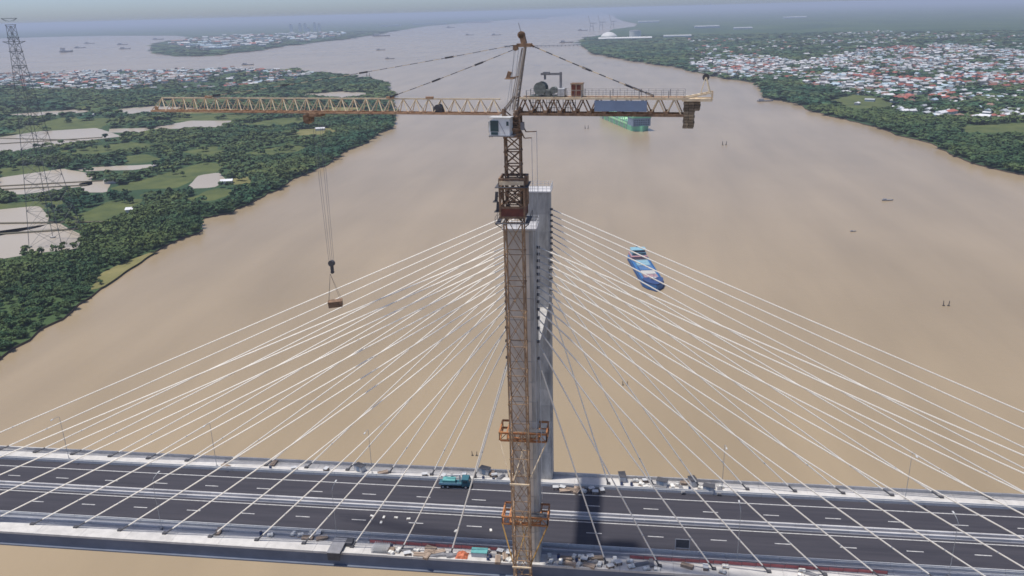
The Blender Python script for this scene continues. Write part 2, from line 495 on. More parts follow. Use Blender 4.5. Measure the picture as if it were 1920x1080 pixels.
for i, p in enumerate(FIELDS):
    o = MB().prism(smooth_poly(p, i), LAND - 0.3, LAND + 0.06).build("field", M_FIELD)
    tag(o, "open light green meadow between dark trees", group="meadows on the river banks", kind="structure")
for i, p in enumerate(DRY):
    o = MB().prism(smooth_poly(p, i), LAND - 0.3, LAND + 0.18).build("field", M_FIELD2)
    tag(o, "pale yellowish patch of dry grass on the left bank", group="dry grass on the left bank", kind="structure")
# earth dikes between the ponds
for i, (a, b, w) in enumerate((((-1100, 860), (-775, 1012), 5), ((-955, 1010), (-800, 985), 3.5), ((-720, 610), (-560, 655), 4), ((-690, 640), (-520, 690), 4), ((-610, 420), (-432, 476), 4), ((-640, 480), (-430, 497), 3.5))):
    o = MB().beam((*a, LAND + 0.35), (*b, LAND + 0.35), w, 1.0).build("earth_dike", M_DIKE)
    tag(o, "narrow dark earth dike running between ponds", group="dikes between the ponds", kind="structure")
# ------------------------------------------------------------------ the cable-stayed bridge
X0, X1 = -430.0, 430.0
YN, YF = -7.0, 29.2              # outer edges of the deck
YCN, YCF = -3.8, 27.1            # the two cable planes
LEGX, LEGY = 2.85, 2.5            # half sizes of a pylon leg
YLN, YLF = -3.4, 29.2            # leg centres
TOP = 74.3
bridge = thing("cable_stayed_bridge", "grey concrete cable-stayed bridge with white stays crossing the muddy river", "bridge", (0, 12, WATER))
rng = random.Random(5)

# girder: haunched edge beams with a slab between them, bottom flange lip on the outside
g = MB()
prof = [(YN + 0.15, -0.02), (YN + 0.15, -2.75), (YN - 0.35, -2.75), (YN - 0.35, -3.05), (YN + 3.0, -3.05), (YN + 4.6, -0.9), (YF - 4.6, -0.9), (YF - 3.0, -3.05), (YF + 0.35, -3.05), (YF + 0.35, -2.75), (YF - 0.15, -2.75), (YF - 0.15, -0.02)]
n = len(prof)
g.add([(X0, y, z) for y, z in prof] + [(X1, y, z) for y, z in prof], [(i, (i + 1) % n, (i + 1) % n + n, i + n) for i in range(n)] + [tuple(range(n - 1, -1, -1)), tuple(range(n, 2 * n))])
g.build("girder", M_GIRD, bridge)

def segs(name, y0, y1, z0, z1, m, step, gap, top=None, xa=-240.0, xb=200.0, skip=None):
    """a run of equal cast segments with open joints"""
    me = None
    x = xa
    while x < xb:
        if not (skip and skip[0] < x + step / 2 < skip[1]):
            if me is None:
                mb = MB()
                mb.box(gap / 2, step - gap / 2, y0, y1, z0, z1)
                if top:
                    mb.box(gap / 2, step - gap / 2, (y0 + y1) / 2 - top[0], (y0 + y1) / 2 + top[0], z1 + 0.003, z1 + top[1])
                me = mb.mesh(name, m)
            o = bpy.data.objects.new(name, me)
            COL.objects.link(o)
            o.parent = bridge
            o.matrix_parent_inverse = parent_inv(bridge)
            o.location = (x, 0, 0)
        x += step
segs("walkway_slab", YN, -3.0, 0.0, 0.28, M_CONCW, 11.3, 0.05)
segs("walkway_slab", 24.45, YF, 0.0, 0.25, M_CONCW, 11.3, 0.05)
segs("service_strip", -2.96, -0.15, 0.0, 0.12, M_BLUEC, 11.3, 0.04)
segs("median_slab", 10.75, 13.25, 0.0, 0.18, M_GREYC, 11.3, 0.04)
segs("parapet", YN, YN + 0.3, 0.284, 0.55, M_CONCW, 5.65, 0.05)
segs("parapet", YF - 0.35, YF, 0.254, 1.05, M_CONCW, 5.65, 0.05)
segs("edge_barrier", -0.12, 0.28, 0.0, 0.75, M_LGREY, 5.65, 0.06, top=(0.09, 0.3))
segs("edge_barrier", 23.95, 24.4, 0.0, 0.75, M_LGREY, 5.65, 0.06, top=(0.09, 0.3))
segs("median_barrier", 10.85, 11.2, 0.184, 0.85, M_GREYC, 5.65, 0.06)
segs("median_barrier", 12.3, 12.65, 0.184, 0.85, M_GREYC, 5.65, 0.06)
segs("guide_rail", -1.75, -1.55, 0.124, 0.75, M_GREYC, 5.65, 0.1)

# road surface, lines
road = MB().box(X0, X1, -0.1, 24.0, -0.01, 0.02).build("road", M_ASPH)
tag(road, "dark asphalt carriageways on the bridge deck", kind="structure")
def line(y, w, x0, x1, name="edge_line"):
    MB().add([(x0, y - w / 2, 0.026), (x1, y - w / 2, 0.026), (x1, y + w / 2, 0.026), (x0, y + w / 2, 0.026)], [(0, 1, 2, 3)]).build(name, M_LINE, road)
for y in (1.35, 9.95, 13.85, 20.95):
    line(y, 0.28, X0, X1)
for k in range(-14, 12):
    line(5.9, 0.26, 27.9 + 13.85 * k - 1.75 - 13.85, 27.9 + 13.85 * k + 1.75 - 13.85, "lane_dash")
    line(16.55, 0.26, 27.2 + 13.85 * k - 1.75 - 13.85, 27.2 + 13.85 * k + 1.75 - 13.85, "lane_dash")

# pylon legs: cast in lifts with recessed joints
for yc in (YLN, YLF):
    leg = MB().chbox(-LEGX + 0.06, LEGX - 0.06, yc - LEGY + 0.06, yc + LEGY - 0.06, WATER - 2, TOP - 0.05, 0.3).build("pylon_leg", M_CONC, bridge)
    z = WATER
    while z < TOP - 0.1:
        z2 = min(z + 4.4, TOP)
        MB().chbox(-LEGX, LEGX, yc - LEGY, yc + LEGY, z, z2 - 0.06, 0.32).build("concrete_lift", M_CONC, leg)
        z = z2
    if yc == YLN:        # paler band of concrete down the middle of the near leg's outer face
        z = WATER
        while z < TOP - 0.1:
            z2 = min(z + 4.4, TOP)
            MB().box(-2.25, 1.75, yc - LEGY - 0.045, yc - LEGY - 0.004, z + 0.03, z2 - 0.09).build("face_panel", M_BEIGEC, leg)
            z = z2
    # pale working platform and guard rail on top
    MB().box(-LEGX - 0.35, LEGX + 0.35, yc - LEGY - 0.35, yc + LEGY + 0.35, TOP + 0.004, TOP + 0.3).build("top_platform", M_GREYC, leg)
    rl = MB()
    for sx in (-1, 1):
        for k in range(6):
            y = yc - LEGY - 0.3 + k * (2 * LEGY + 0.6) / 5
            rl.beam((sx * (LEGX + 0.3), y, TOP + 0.3), (sx * (LEGX + 0.3), y, TOP + 1.5), 0.07)
        for h in (0.9, 1.5):
            rl.beam((sx * (LEGX + 0.3), yc - LEGY - 0.3, TOP + h), (sx * (LEGX + 0.3), yc + LEGY + 0.3, TOP + h), 0.06)
    for sy in (-1, 1):
        for k in range(1, 7):
            x = -LEGX - 0.3 + k * (2 * LEGX + 0.6) / 7
            rl.beam((x, yc + sy * (LEGY + 0.3), TOP + 0.3), (x, yc + sy * (LEGY + 0.3), TOP + 1.5), 0.07)
        for h in (0.9, 1.5):
            rl.beam((-LEGX - 0.3, yc + sy * (LEGY + 0.3), TOP + h), (LEGX + 0.3, yc + sy * (LEGY + 0.3), TOP + h), 0.06)
    rl.build("guard_rail", M_LGREY, leg)
    # column of small dark stay outlets beside each leg is made with the stays
MB().box(-2.3, 2.3, YLN + LEGY + 0.02, YLF - LEGY - 0.02, 42.6, 46.9).build("crossbeam", M_CONC, bridge)
MB().box(-2.9, 2.9, YLN + LEGY + 0.02, YLF - LEGY - 0.02, -8.5, -3.4).build("lower_crossbeam", M_CONC, bridge)
MB().prism([(-13, -14), (13, -14), (16, -10), (16, 36), (13, 40), (-13, 40), (-16, 36), (-16, -10)], WATER - 3, WATER + 3.5).build("pile_cap", M_CONC, bridge)

# stays: 14 each side on each plane
ZK = [48.0, 51.5, 54.3, 56.4, 58.1, 59.6, 61.0, 62.4, 63.7, 65.0, 66.3, 67.6, 68.9, 70.2]
for yc, yleg in ((YCN, YLN), (YCF, YLF)):
    for sx in (-1, 1):
        for k in range(14):
            drift = 0.16 * (k - 6.5)                       # sideways offset added so upper stays don't shade the lower ones
            a = Vector((sx * (17.0 + 11.3 * k), yc + drift, 0.2))
            b = Vector((sx * LEGX, yleg + (yc - yleg) * 0.9 + drift, ZK[k]))
            d = (b - a).normalized()
            L = (b - a).length
            s = MB()
            s.tube([a + d * (1.6 / max(d.z, 0.3)), b - d * 2.8], 0.15, 6)
            stay = s.build("stay_cable", M_CABLE, bridge)
            MB().tube([a - d * 0.3, a + d * (1.7 / max(d.z, 0.3))], 0.19, 8).build("guide_pipe", M_PIPE, stay)
            MB().tube([b - d * 2.9, b + d * 0.3], 0.12, 8).build("anchor_sleeve", M_LGREY, stay)
            MB().box(min(b.x, b.x + sx * 0.6), max(b.x, b.x + sx * 0.6), b.y - 0.26, b.y + 0.26, b.z - 0.34, b.z + 0.1).build("anchor_box", M_PIPE, stay)
            c = a + d * (7.6 / d.z)
            MB().tube([c - d * 0.2, c + d * 0.2], 0.17, 8).build("damper_collar", M_LGREY, stay)
            MB().box(a.x - 0.45, a.x + 0.45, a.y - 0.4, a.y + 0.4, 0.284, 0.62).build("anchor_block", M_DARK, stay)
# expansion of the deck towards its piers outside the picture
for x in (-335, -420, 335, 420):
    MB().chbox(x - 2, x + 2, 0, 22, WATER - 1, -3.2, 0.6).build("pier", M_CONC, bridge)

# lamp posts
lampmesh = None
def lamp_post(x, y, side, label):
    t = thing("lamp_post", label, "lamp post", (x, y, 0.25), "lamp posts along the bridge")
    s = side
    MB().tube([(x, y, 0.3), (x, y, 13.2)], 0.075, 8, r2=0.045).build("pole", M_GALV, t)
    MB().tube([(x, y, 13.1), (x, y + s * 0.8, 13.6), (x, y + s * 2.4, 13.8)], 0.055, 6).build("arm", M_GALV, t)
    h = MB().box(x - 0.16, x + 0.16, y + s * 2.8 - 0.45, y + s * 2.8 + 0.45, 13.72, 13.86).build("lamp_head", M_LGREY, t)
    MB().box(x - 0.25, x + 0.25, y - 0.25, y + 0.25, 0.25, 0.6).build("base_plate", M_GREYS, t)
order = ["second lamp post left of the pylon", "first lamp post left of the pylon", "first lamp post right of the pylon", "second lamp post right of the pylon"]
for i, x in enumerate((-86.5, -43.8, 44.6, 87.2)):
    lamp_post(x, -2.2, 1, "grey steel lamp post on the near deck edge, " + order[i])
    lamp_post(x, 25.2, -1, "grey steel lamp post on the far deck edge, " + order[i])
lamp_post(-129.2, 25.2, -1, "grey steel lamp post on the far deck edge, third from the pylon leftwards")

# ------------------------------------------------------------------ the tower crane in front of the near leg
M_HEAD = mat("grey_brown_paint", (0.33, 0.28, 0.24), 0.65, scale=0.8)
M_WINCH = mat("greenish_grey_steel", (0.17, 0.19, 0.18), 0.6, scale=1.5, var=0.4)
MX, MY, MW = -0.32, -10.6, 1.65
crane = thing("tower_crane", "tall rusty tower crane with cream lattice jib standing before the near pylon leg", "crane", (MX, MY, WATER + 3.5))

def lattice_section(name, cx, cy, hw, z0, z1, cw, bw, m, parent, nx=1, flip=False):
    mb = MB()
    cs = [(cx - hw, cy - hw), (cx + hw, cy - hw), (cx + hw, cy + hw), (cx - hw, cy + hw)]
    for x, y in cs:
        mb.beam((x, y, z0), (x, y, z1 - 0.01), cw)
    h = (z1 - z0) / nx
    for j in range(nx):
        za, zb = z0 + j * h, z0 + (j + 1) * h
        for i in range(4):
            (xa, ya), (xb, yb) = cs[i], cs[(i + 1) % 4]
            mb.beam((xa, ya, za + 0.15), (xb, yb, zb - 0.15), bw, cap=False)
            mb.beam((xb, yb, za + 0.15), (xa, ya, zb - 0.15), bw, cap=False)
            mb.beam((xa, ya, zb - 0.1), (xb, yb, zb - 0.1), bw * 1.15, cap=False)
            if i == 0: mb.box((xa + xb) / 2 - 0.16, (xa + xb) / 2 + 0.16, (ya + yb) / 2 - 0.16, (ya + yb) / 2 + 0.16, (za + zb) / 2 - 0.18, (za + zb) / 2 + 0.18)
    # flange joints where the next section bolts on
    for x, y in cs:
        mb.box(x - cw * 0.8, x + cw * 0.8, y - cw * 0.8, y + cw * 0.8, z1 - 0.32, z1 - 0.02)
    return mb.build(name, m, parent)
z = WATER + 3.5
zs = list(np.linspace(WATER + 3.5, 77.5, 23))
for z0, z1 in zip(zs[:-1], zs[1:]):
    lattice_section("mast_section", MX, MY, MW, z0, z1, 0.26, 0.11, M_MAST, crane, nx=1)
for k in range(6):
    lattice_section("inner_mast_section", MX + 0.15, MY, 1.3, 77.5 + k * 2.5, 80.0 + k * 2.5, 0.26, 0.17, M_RUST, crane, nx=1)
MB().box(MX - 2.6, MX + 2.6, MY - 2.6, MY + 2.6, WATER + 3.5, WATER + 4.6).build("footing", M_CONC, crane)

# climbing frame with its red-brown panels and platforms
cf = MB()
hw = 2.15
cs = [(MX - hw, MY - hw), (MX + hw, MY - hw), (MX + hw, MY + hw), (MX - hw, MY + hw)]
for x, y in cs:
    cf.beam((x, y, 78.2), (x, y, 85.4), 0.34)
for i in range(4):
    (xa, ya), (xb, yb) = cs[i], cs[(i + 1) % 4]
    for zz, w in ((85.2, 0.45), (83.6, 0.22), (80.2, 0.4), (78.4, 0.4)):
        cf.beam((xa, ya, zz), (xb, yb, zz), 0.22, w, cap=False)
    cf.beam((xa, ya, 80.2), (xb, yb, 83.6), 0.18, cap=False)
    cf.beam((xb, yb, 80.2), (xa, ya, 83.6), 0.18, cap=False)
cage = cf.build("climbing_frame", M_RUST, crane)
for i, (a, b) in enumerate(((0, 1), (1, 2), (3, 0))):
    (xa, ya), (xb, yb) = cs[a], cs[b]
    MB().beam((xa, ya, 79.3), (xb, yb, 79.3), 0.08, 1.55).build("side_panel", M_RUSTR, cage)
MB().beam((MX - hw, MY - hw - 0.3, 84.6), (MX + hw, MY - hw - 0.3, 84.6), 0.12, 0.7).build("toe_board", M_TAN, cage)
MB().box(MX + hw + 0.05, MX + hw + 0.5, MY - 1, MY + 1.2, 80.3, 85.6).build("guide_rail", M_RUST, cage)
pf = MB()
for z0, r, sides in ((77.45, 3.0, True), (83.9, 2.9, False)):
    pf.box(MX - r, MX + r, MY - r, MY - 2.2, z0 - 0.08, z0 + 0.02)
    pf.box(MX - r, MX + r, MY + 2.2, MY + r, z0 - 0.08, z0 + 0.02)
    pf.box(MX - r, MX - 2.2, MY - 2.19, MY + 2.19, z0 - 0.08, z0 + 0.02)
    pf.box(MX + 2.2, MX + r, MY - 2.19, MY + 2.19, z0 - 0.08, z0 + 0.02)
    if sides:
        for sx in (-1, 1):
            pf.beam((MX + sx * r, MY - r, z0), (MX + sx * 2.0, MY - 2.0, z0 - 1.0), 0.12)
            for y in (-r, 0, r):
                pf.beam((MX + sx * r, MY + y, z0), (MX + sx * r, MY + y, z0 + 1.1), 0.07)
            pf.beam((MX + sx * r, MY - r, z0 + 1.1), (MX + sx * r, MY + r, z0 + 1.1), 0.06)
            pf.beam((MX + sx * r, MY - r, z0 + 0.55), (MX + sx * r, MY + r, z0 + 0.55), 0.05)
        for k in range(7):
            pf.beam((MX - r + k, MY - r, z0), (MX - r + k, MY - r, z0 + 1.1), 0.06)
pf.build("service_platform", M_DARK, cage)
st = MB()
for z0, dx in ((82.0, -0.75), (80.2, -0.55)):
    st.box(MX - hw + dx - 0.55, MX - hw + dx + 0.25, MY - 2.1, MY - 1.0, z0 - 0.9, z0 - 0.8)
    st.beam((MX - hw + dx, MY - 1.6, z0 - 0.8), (MX - hw + dx + 0.15, MY - 1.6, z0 + 0.9), 0.5, 0.35)
    st.beam((MX - hw + dx - 0.5, MY - 1.6, z0 - 0.85), (MX - hw + 0.1, MY - 1.6, z0 + 0.6), 0.1)
st.build("jacking_bracket", M_DARK, cage)

# slewing unit
sw = MB()
sw.lathe((MX + 0.1, MY, 92.5), [(1.75, 0), (1.75, 0.5), (1.5, 0.55), (1.5, 1.0), (1.9, 1.05), (1.9, 1.5)], 20)
sw.box(MX - 1.0, MX + 1.2, MY - 0.9, MY + 0.9, 94.0, 95.6)
for q in range(3):
    sw.box(MX - 1.5 + 0.1 * q, MX + 1.7 - 0.1 * q, MY - 1.35, MY + 1.35, 94.1 + q * 0.75, 94.25 + q * 0.75)
for s in (-1, 1):
    sw.beam((MX - 1.3, MY + s * 1.3, 94.2), (MX + 1.5, MY + s * 1.3, 96.6), 0.18)
    sw.beam((MX + 1.5, MY + s * 1.3, 94.2), (MX - 1.3, MY + s * 1.3, 96.6), 0.18)
for x in (-1.4, 1.6):
    for y in (-1.3, 1.3):
        sw.beam((MX + x, MY + y, 94), (MX + x * 0.9, MY + y, 97.2), 0.3)
slew = sw.build("slewing_unit", M_RUST, crane)
MB().box(MX + 1.7, MX + 2.3, MY - 1.6, MY - 0.7, 93.6, 94.9).build("slewing_motor", M_GREYS, slew)

# everything above turns with the jib
ANG = math.radians(-8.6)
UX = Matrix.Translation((MX + 0.1, MY, 0)) @ Matrix.Rotation(ANG, 4, 'Z')
def UB():
    return MB(UX)
def jib_part(x0, x1, panels, zb, zt0, zt1, hwid):
    mb = UB()
    for s in (-1, 1):
        mb.beam((x0, s * hwid, zb), (x1, s * hwid, zb), 0.24, 0.3, mi=1)
    mb.beam((x0, 0, zt0), (x1, 0, zt1), 0.26, 0.24)
    for k in range(panels):
        xa = x0 + (x1 - x0) * k / panels
        xb = x0 + (x1 - x0) * (k + 1) / panels
        xm = (xa + xb) / 2
        zm = zt0 + (zt1 - zt0) * (k + 0.5) / panels
        for s in (-1, 1):
            mb.beam((xa, s * hwid, zb), (xm, 0, zm), 0.13, cap=False)
            mb.beam((xm, 0, zm), (xb, s * hwid, zb), 0.13, cap=False)
        mb.beam((xa, -hwid, zb), (xa, hwid, zb), 0.12, mi=1, cap=False)
        mb.beam((xa, -hwid, zb), (xb, hwid, zb), 0.10, mi=1, cap=False)
        mb.box(xa - 0.2, xa + 0.2, -hwid - 0.13, -hwid + 0.12, zb + 0.02, zb + 0.36, mi=1)
    # cat walk
    mb.box(x0, x1, 0.25, 0.85, zb + 0.16, zb + 0.2, mi=1)
    return mb
ZB = 96.2
jib_secs = 7
JL = 73.0
edges = np.linspace(-2.0, -JL + 3.5, jib_secs + 1)
jroot = None
for k in range(jib_secs):
    top0 = 2.45
    mb = jib_part(edges[k] - 0.02, edges[k + 1] + 0.02, 4, ZB, ZB + top0, ZB + top0, 1.0)
    jroot_o = mb.build("jib_section", [M_TAN, M_CHORD], crane)
mb = UB()
for s in (-1, 1):
    mb.beam((-JL + 3.5, s * 1.0, ZB), (-JL, s * 0.9, ZB), 0.22, 0.28, mi=1)
    mb.beam((-JL + 2.2, 0, ZB + 2.45), (-JL, s * 0.9, ZB), 0.14)
    mb.beam((-JL + 3.5, s * 1.0, ZB), (-JL + 2.2, 0, ZB + 2.45), 0.14)
mb.beam((-JL + 3.5, 0, ZB + 2.45), (-JL + 2.2, 0, ZB + 2.45), 0.22)
mb.beam((-JL, -0.9, ZB), (-JL, 0.9, ZB), 0.3, mi=1)
mb.lathe((-JL + 0.6, -0.1, ZB + 0.45), [(0.4, 0), (0.4, 0.2)], 12, 1, axis='y')
mb.build("jib_tip", [M_TAN, M_CHORD], crane)
# trolley rope drum inside the jib, anchor plates along it
mb = UB()
mb.box(-14.2, -12.6, -0.7, 0.7, ZB + 0.2, ZB + 1.1)
mb.lathe((-13.4, -0.8, ZB + 1.0), [(0.55, 0), (0.55, 1.6)], 12, axis='y')
mb.build("trolley_winch", M_DARK, crane)
for x in (-15.0, -22.5, -60.2):
    UB().box(x - 0.7, x + 0.7, -0.22, 0.22, ZB + 2.5, ZB + 2.85).build("pendant_lug", M_CHORD, crane)

# head mast leaning back over the counter-jib
hd = UB()
for s in (-1, 1):
    hd.beam((0.6, s * 1.15, 96.6), (2.65, s * 0.3, 107.6), 0.28)
    hd.beam((-1.5, s * 1.1, 96.6), (0.75, s * 0.85, 99.3), 0.22)
    hd.beam((-0.2, s * 0.8, 96.8), (2.05, s * 0.25, 107.0), 0.11)
for k in range(6):
    t0, t1 = k / 6, (k + 1) / 6
    a = lambda t, s: Vector((0.6 + 2.05 * t, s * (1.15 - 0.85 * t), 96.6 + 11 * t))
    hd.beam(a(t1, -1), a(t1, 1), 0.14)
    hd.beam(a(t0, -1), a(t1, 1), 0.1)
headm = hd.build("tower_head", M_HEAD, crane)
t = UB()
t.box(1.2, 3.7, -0.5, 0.5, 107.2, 107.75)
t.beam((1.2, 0, 107.4), (0.5, 0, 107.3), 0.5, 0.35)
t.beam((3.6, 0, 107.5), (4.1, 0, 107.2), 0.4, 0.3)
t.beam((2.4, 0, 107.7), (2.0, 0, 109.3), 0.9, 0.7)
t.lathe((1.95, -0.35, 109.1), [(0.6, 0), (0.6, 0.7)], 14, axis='y')
t.lathe((0.9, -0.3, 107.0), [(0.42, 0), (0.42, 0.6)], 12, axis='y')
t.build("head_pulley_block", M_RUST, headm)
UB().tube([(1.9, 0, 109.5), (1.5, 0, 111.0)], 0.05, 5).build("wind_gauge", M_GREYS, headm)
p = UB()
p.box(-0.95, 0.5, -0.7, 0.7, 102.0, 102.15)
p.beam((-0.6, 0, 102.1), (-0.2, 0, 103.2), 0.5, 0.6)
p.beam((-0.9, 0, 102.1), (1.4, 0, 102.4), 0.2)
p.build("head_platform", M_RUST, headm)
p = UB()
for (xa, za, xb, zb) in ((0.6, 107.0, -0.4, 97.0), (0.9, 107.0, -1.1, 96.8), (1.4, 107.0, 0.1, 98.0)):
    p.beam((xa, 0.15, za), (xb, 0.15, zb), 0.06)
p.build("hoist_rope", M_LGREY, headm)

# pendants as linked bars with dark couplings
def pendant(a, b, nbar, couplings, w=0.15):
    mb = UB()
    a, b = Vector(a), Vector(b)
    n = nbar
    sag = 0.012 * (b - a).length
    pts = [a + (b - a) * (i / n) - Vector((0, 0, sag * 4 * (i / n) * (1 - i / n) * 0.5)) for i in range(n + 1)]
    for i in range(n):
        for q in range(3):
            u0, u1 = pts[i] + (pts[i + 1] - pts[i]) * (q / 3), pts[i] + (pts[i + 1] - pts[i]) * ((q + 1) / 3)
            for s in (-0.2, 0.2):
                mb.beam(u0 + Vector((0, s, 0)), u1 + Vector((0, s, 0)), w * 0.6, w * 0.6, mi=(q + i) % 2)
    o = mb.build("pendant_bar", [M_DARK, M_TAN], crane)
    for c in couplings:
        i = c * n
        q = a + (b - a) * c - Vector((0, 0, sag * 2 * c * (1 - c)))
        d = (b - a).normalized()
        UB().beam(q - d * 0.75, q + d * 0.75, 0.5, 0.28).build("coupling", M_DARK, o)
    return o
pendant((0.6, 0, 107.5), (-60.2, 0, ZB + 2.75), 14, (0.19, 0.46, 0.72, 0.97))
pendant((0.9, 0, 106.9), (-22.5, 0, ZB + 2.75), 6, (0.28, 0.62, 0.97))
pendant((3.9, 0, 107.3), (24.0, 0, 99.3), 6, (0.45, 0.80, 0.87, 0.97), 0.18)

# counter-jib
CL = 29.0
cj = UB()
npan = 11
for s in (-1, 1):
    cj.beam((0.6, s * 1.35, ZB + 0.1), (CL, s * 1.35, ZB + 0.1), 0.3, 0.42, mi=1)
    cj.beam((1.8, s * 1.35, ZB + 2.75), (CL, s * 1.35, ZB + 2.75), 0.28, 0.36)
    for k in range(npan):
        xa = 1.2 + (CL - 1.5) * k / npan
        xb = 1.2 + (CL - 1.5) * (k + 1) / npan
        xm = (xa + xb) / 2
        m2 = 0 if k > 5 else 1
        cj.beam((xa, s * 1.35, ZB + 0.1), (xm, s * 1.35, ZB + 2.75), 0.2, mi=m2, cap=False)
        cj.beam((xm, s * 1.35, ZB + 2.75), (xb, s * 1.35, ZB + 0.1), 0.2, mi=m2, cap=False)
        cj.box(xa - 0.35, xa + 0.35, s * 1.35 - 0.19, s * 1.35 + 0.19, ZB + 0.32, ZB + 0.75, mi=1)
for k in range(npan + 1):
    x = 1.2 + (CL - 1.5) * k / npan
    cj.beam((x, -1.35, ZB + 0.1), (x, 1.35, ZB + 0.1), 0.16, mi=1, cap=False)
    cj.beam((x, -1.35, ZB + 2.75), (x, 1.35, ZB + 2.75), 0.16, mi=1, cap=False)
    if k < npan:
        cj.beam((x, -1.35, ZB + 0.1), (x + (CL - 1.5) / npan, 1.35, ZB + 0.1), 0.12, mi=1, cap=False)
counter = cj.build("counter_jib", [M_TAN, M_RUST], crane)
UB().box(2.2, CL, -1.2, 1.2, ZB + 2.85, ZB + 2.93).build("deck_grating", M_RUST, counter)
rl = UB()
for s in (-1, 1):
    for k in range(23):
        x = 3.0 + k * 1.18
        rl.beam((x, s * 1.45, ZB + 2.9), (x, s * 1.45, ZB + 4.05), 0.05 if k % 4 else 0.11)
    for h in (3.45, 4.05):
        rl.beam((3.0, s * 1.45, ZB + h), (CL, s * 1.45, ZB + h), 0.035)
rl.build("handrail", M_GREYS, counter)
for x0 in (3.6, 6.4, 9.2):
    q = UB()
    for k in range(6):
        q.beam((x0 + k * 0.42, -1.0, ZB + 0.2), (x0 + k * 0.42, -1.0, ZB + 2.7), 0.08)
    q.beam((x0, -1.0, ZB + 1.2), (x0 + 2.2, -1.0, ZB + 1.2), 0.07)
    q.beam((x0, -1.0, ZB + 2.0), (x0 + 2.2, -1.0, ZB + 2.0), 0.07)
    q.build("inner_frame", M_DARK, counter)
# winch set
w = UB()
w.box(3.4, 9.4, -1.0, 1.0, ZB + 2.95, ZB + 3.15)
w.lathe((5.2, -1.1, ZB + 4.3), [(1.05, 0), (1.05, 0.12), (0.7, 0.13), (0.7, 1.9), (1.05, 1.91), (1.05, 2.05)], 18, axis='y')
w.box(6.1, 7.0, -1.0, 0.6, ZB + 3.1, ZB + 4.1)
w.lathe((7.5, -0.9, ZB + 4.0), [(0.6, 0), (0.6, 0.9), (0.35, 0.95), (0.35, 1.6)], 14, axis='y')
w.box(8.3, 9.4, -1.1, 0.9, ZB + 3.1, ZB + 4.3, mi=1)
w.beam((4.2, -0.8, ZB + 3.1), (5.2, -0.8, ZB + 4.4), 0.25)
w.beam((6.2, -0.8, ZB + 3.1), (5.2, -0.8, ZB + 4.4), 0.25)
w.build("hoist_winch", [M_WINCH, M_LGREY], counter)
d = UB()
d.beam((8.6, 0, ZB + 2.95), (8.6, 0, 103.1), 0.36)
d.beam((8.8, 0, 102.8), (5.2, 0, 102.8), 0.32, 0.36)
d.box(5.6, 6.7, -0.3, 0.3, 102.66, 103.15)
d.beam((5.9, 0, 102.7), (5.9, 0, 101.9), 0.3)
d.build("service_davit", M_GREYS, counter)
e = UB()
e.box(10.5, 12.3, -0.9, 0.9, ZB + 2.95, ZB + 5.0)
e.box(10.4, 12.4, -1.0, 1.0, ZB + 5.003, ZB + 5.12, mi=1)
cab_e = e.build("electrical_cabinet", [M_TAN, M_RUST], counter)
for i in range(2):
    for j in range(2):
        UB().box(10.62 + 0.85 * i, 11.32 + 0.85 * i, -0.96, -0.905, ZB + 3.15 + 0.95 * j, ZB + 3.95 + 0.95 * j).build("cabinet_door", M_RUSTR, cab_e)
UB().box(14.6, 23.2, -1.66, -1.58, ZB + 0.72, ZB + 2.45).build("name_board", M_BLUEP, counter)
# counterweights: stacked blocks hung at the end
for row in range(9):
    for c in range(3):
        if row > 2 and c == 2:
            continue
        x0 = 28.95 + c * 0.86 + (0.06 if row % 2 else 0)
        z1 = 98.4 - row * 0.47
        UB().box(x0, x0 + 0.8, -1.3, 1.3, z1 - 0.39, z1).build("counterweight_block", M_CWT, crane)
en = UB()
en.box(28.7, 33.4, -1.5, -1.25, 98.55, 98.95)
en.box(28.7, 33.4, 1.25, 1.5, 98.55, 98.95)
en.box(28.7, 33.4, -1.24, 1.24, 98.6, 98.8)
for s in (-1, 1):
    en.beam((28.9, s * 1.4, 98.95), (33.3, s * 1.4, 99.9), 0.22)
    en.beam((31.4, s * 0.8, 99.3), (32.15, s * 0.3, 102.2), 0.13)
    en.beam((33.0, s * 0.8, 99.6), (32.25, s * 0.3, 102.2), 0.16)
    en.beam((33.3, s * 1.4, 98.9), (33.3, s * 1.4, 99.9), 0.2)
for k in range(4):
    en.box(29.2 + k * 0.9, 29.6 + k * 0.9, -0.4, 0.4, 98.96 + 0.15 * k, 99.3 + 0.15 * k)
endf = en.build("counterweight_frame", M_TAN, crane)
UB().lathe((32.2, -0.3, 102.2), [(0.55, 0), (0.55, 0.6)], 16, axis='y').build("end_pulley", M_DARK, endf)

# operator's cab on the camera side, under the jib root
c = UB()
c.xf = UX @ Matrix.Translation((1.25, 0, 0))
CAB = c.xf
prof = [(-4.3, 92.95), (-0.8, 92.95), (-0.8, 95.85), (-3.6, 95.85), (-4.3, 95.3), (-4.45, 94.0)]
n = len(prof)
c.add([(x, -3.3, z) for x, z in prof] + [(x, -1.3, z) for x, z in prof], [tuple(range(n)), tuple(range(2 * n - 1, n - 1, -1))] + [(i, i + n, (i + 1) % n + n, (i + 1) % n) for i in range(n)])
cabo = c.build("operator_cab", M_WHITE, crane)
MB(CAB).box(-4.2, -2.75, -3.36, -3.305, 93.6, 95.45).build("side_window", M_GLASS, cabo)
MB(CAB).box(-4.1, -2.85, -3.36, -3.305, 93.05, 93.5).build("lower_window", M_GLASS, cabo)
MB(CAB).box(-4.55, -4.46, -3.1, -1.5, 93.4, 95.2).build("front_window", M_GLASS, cabo)
MB(CAB).box(-1.35, -0.95, -3.36, -3.305, 94.6, 95.3).build("rear_window", M_GLASS, cabo)
MB(CAB).box(-4.4, -0.6, -3.5, -1.2, 95.86, 95.98).build("cab_roof", M_LGREY, cabo)
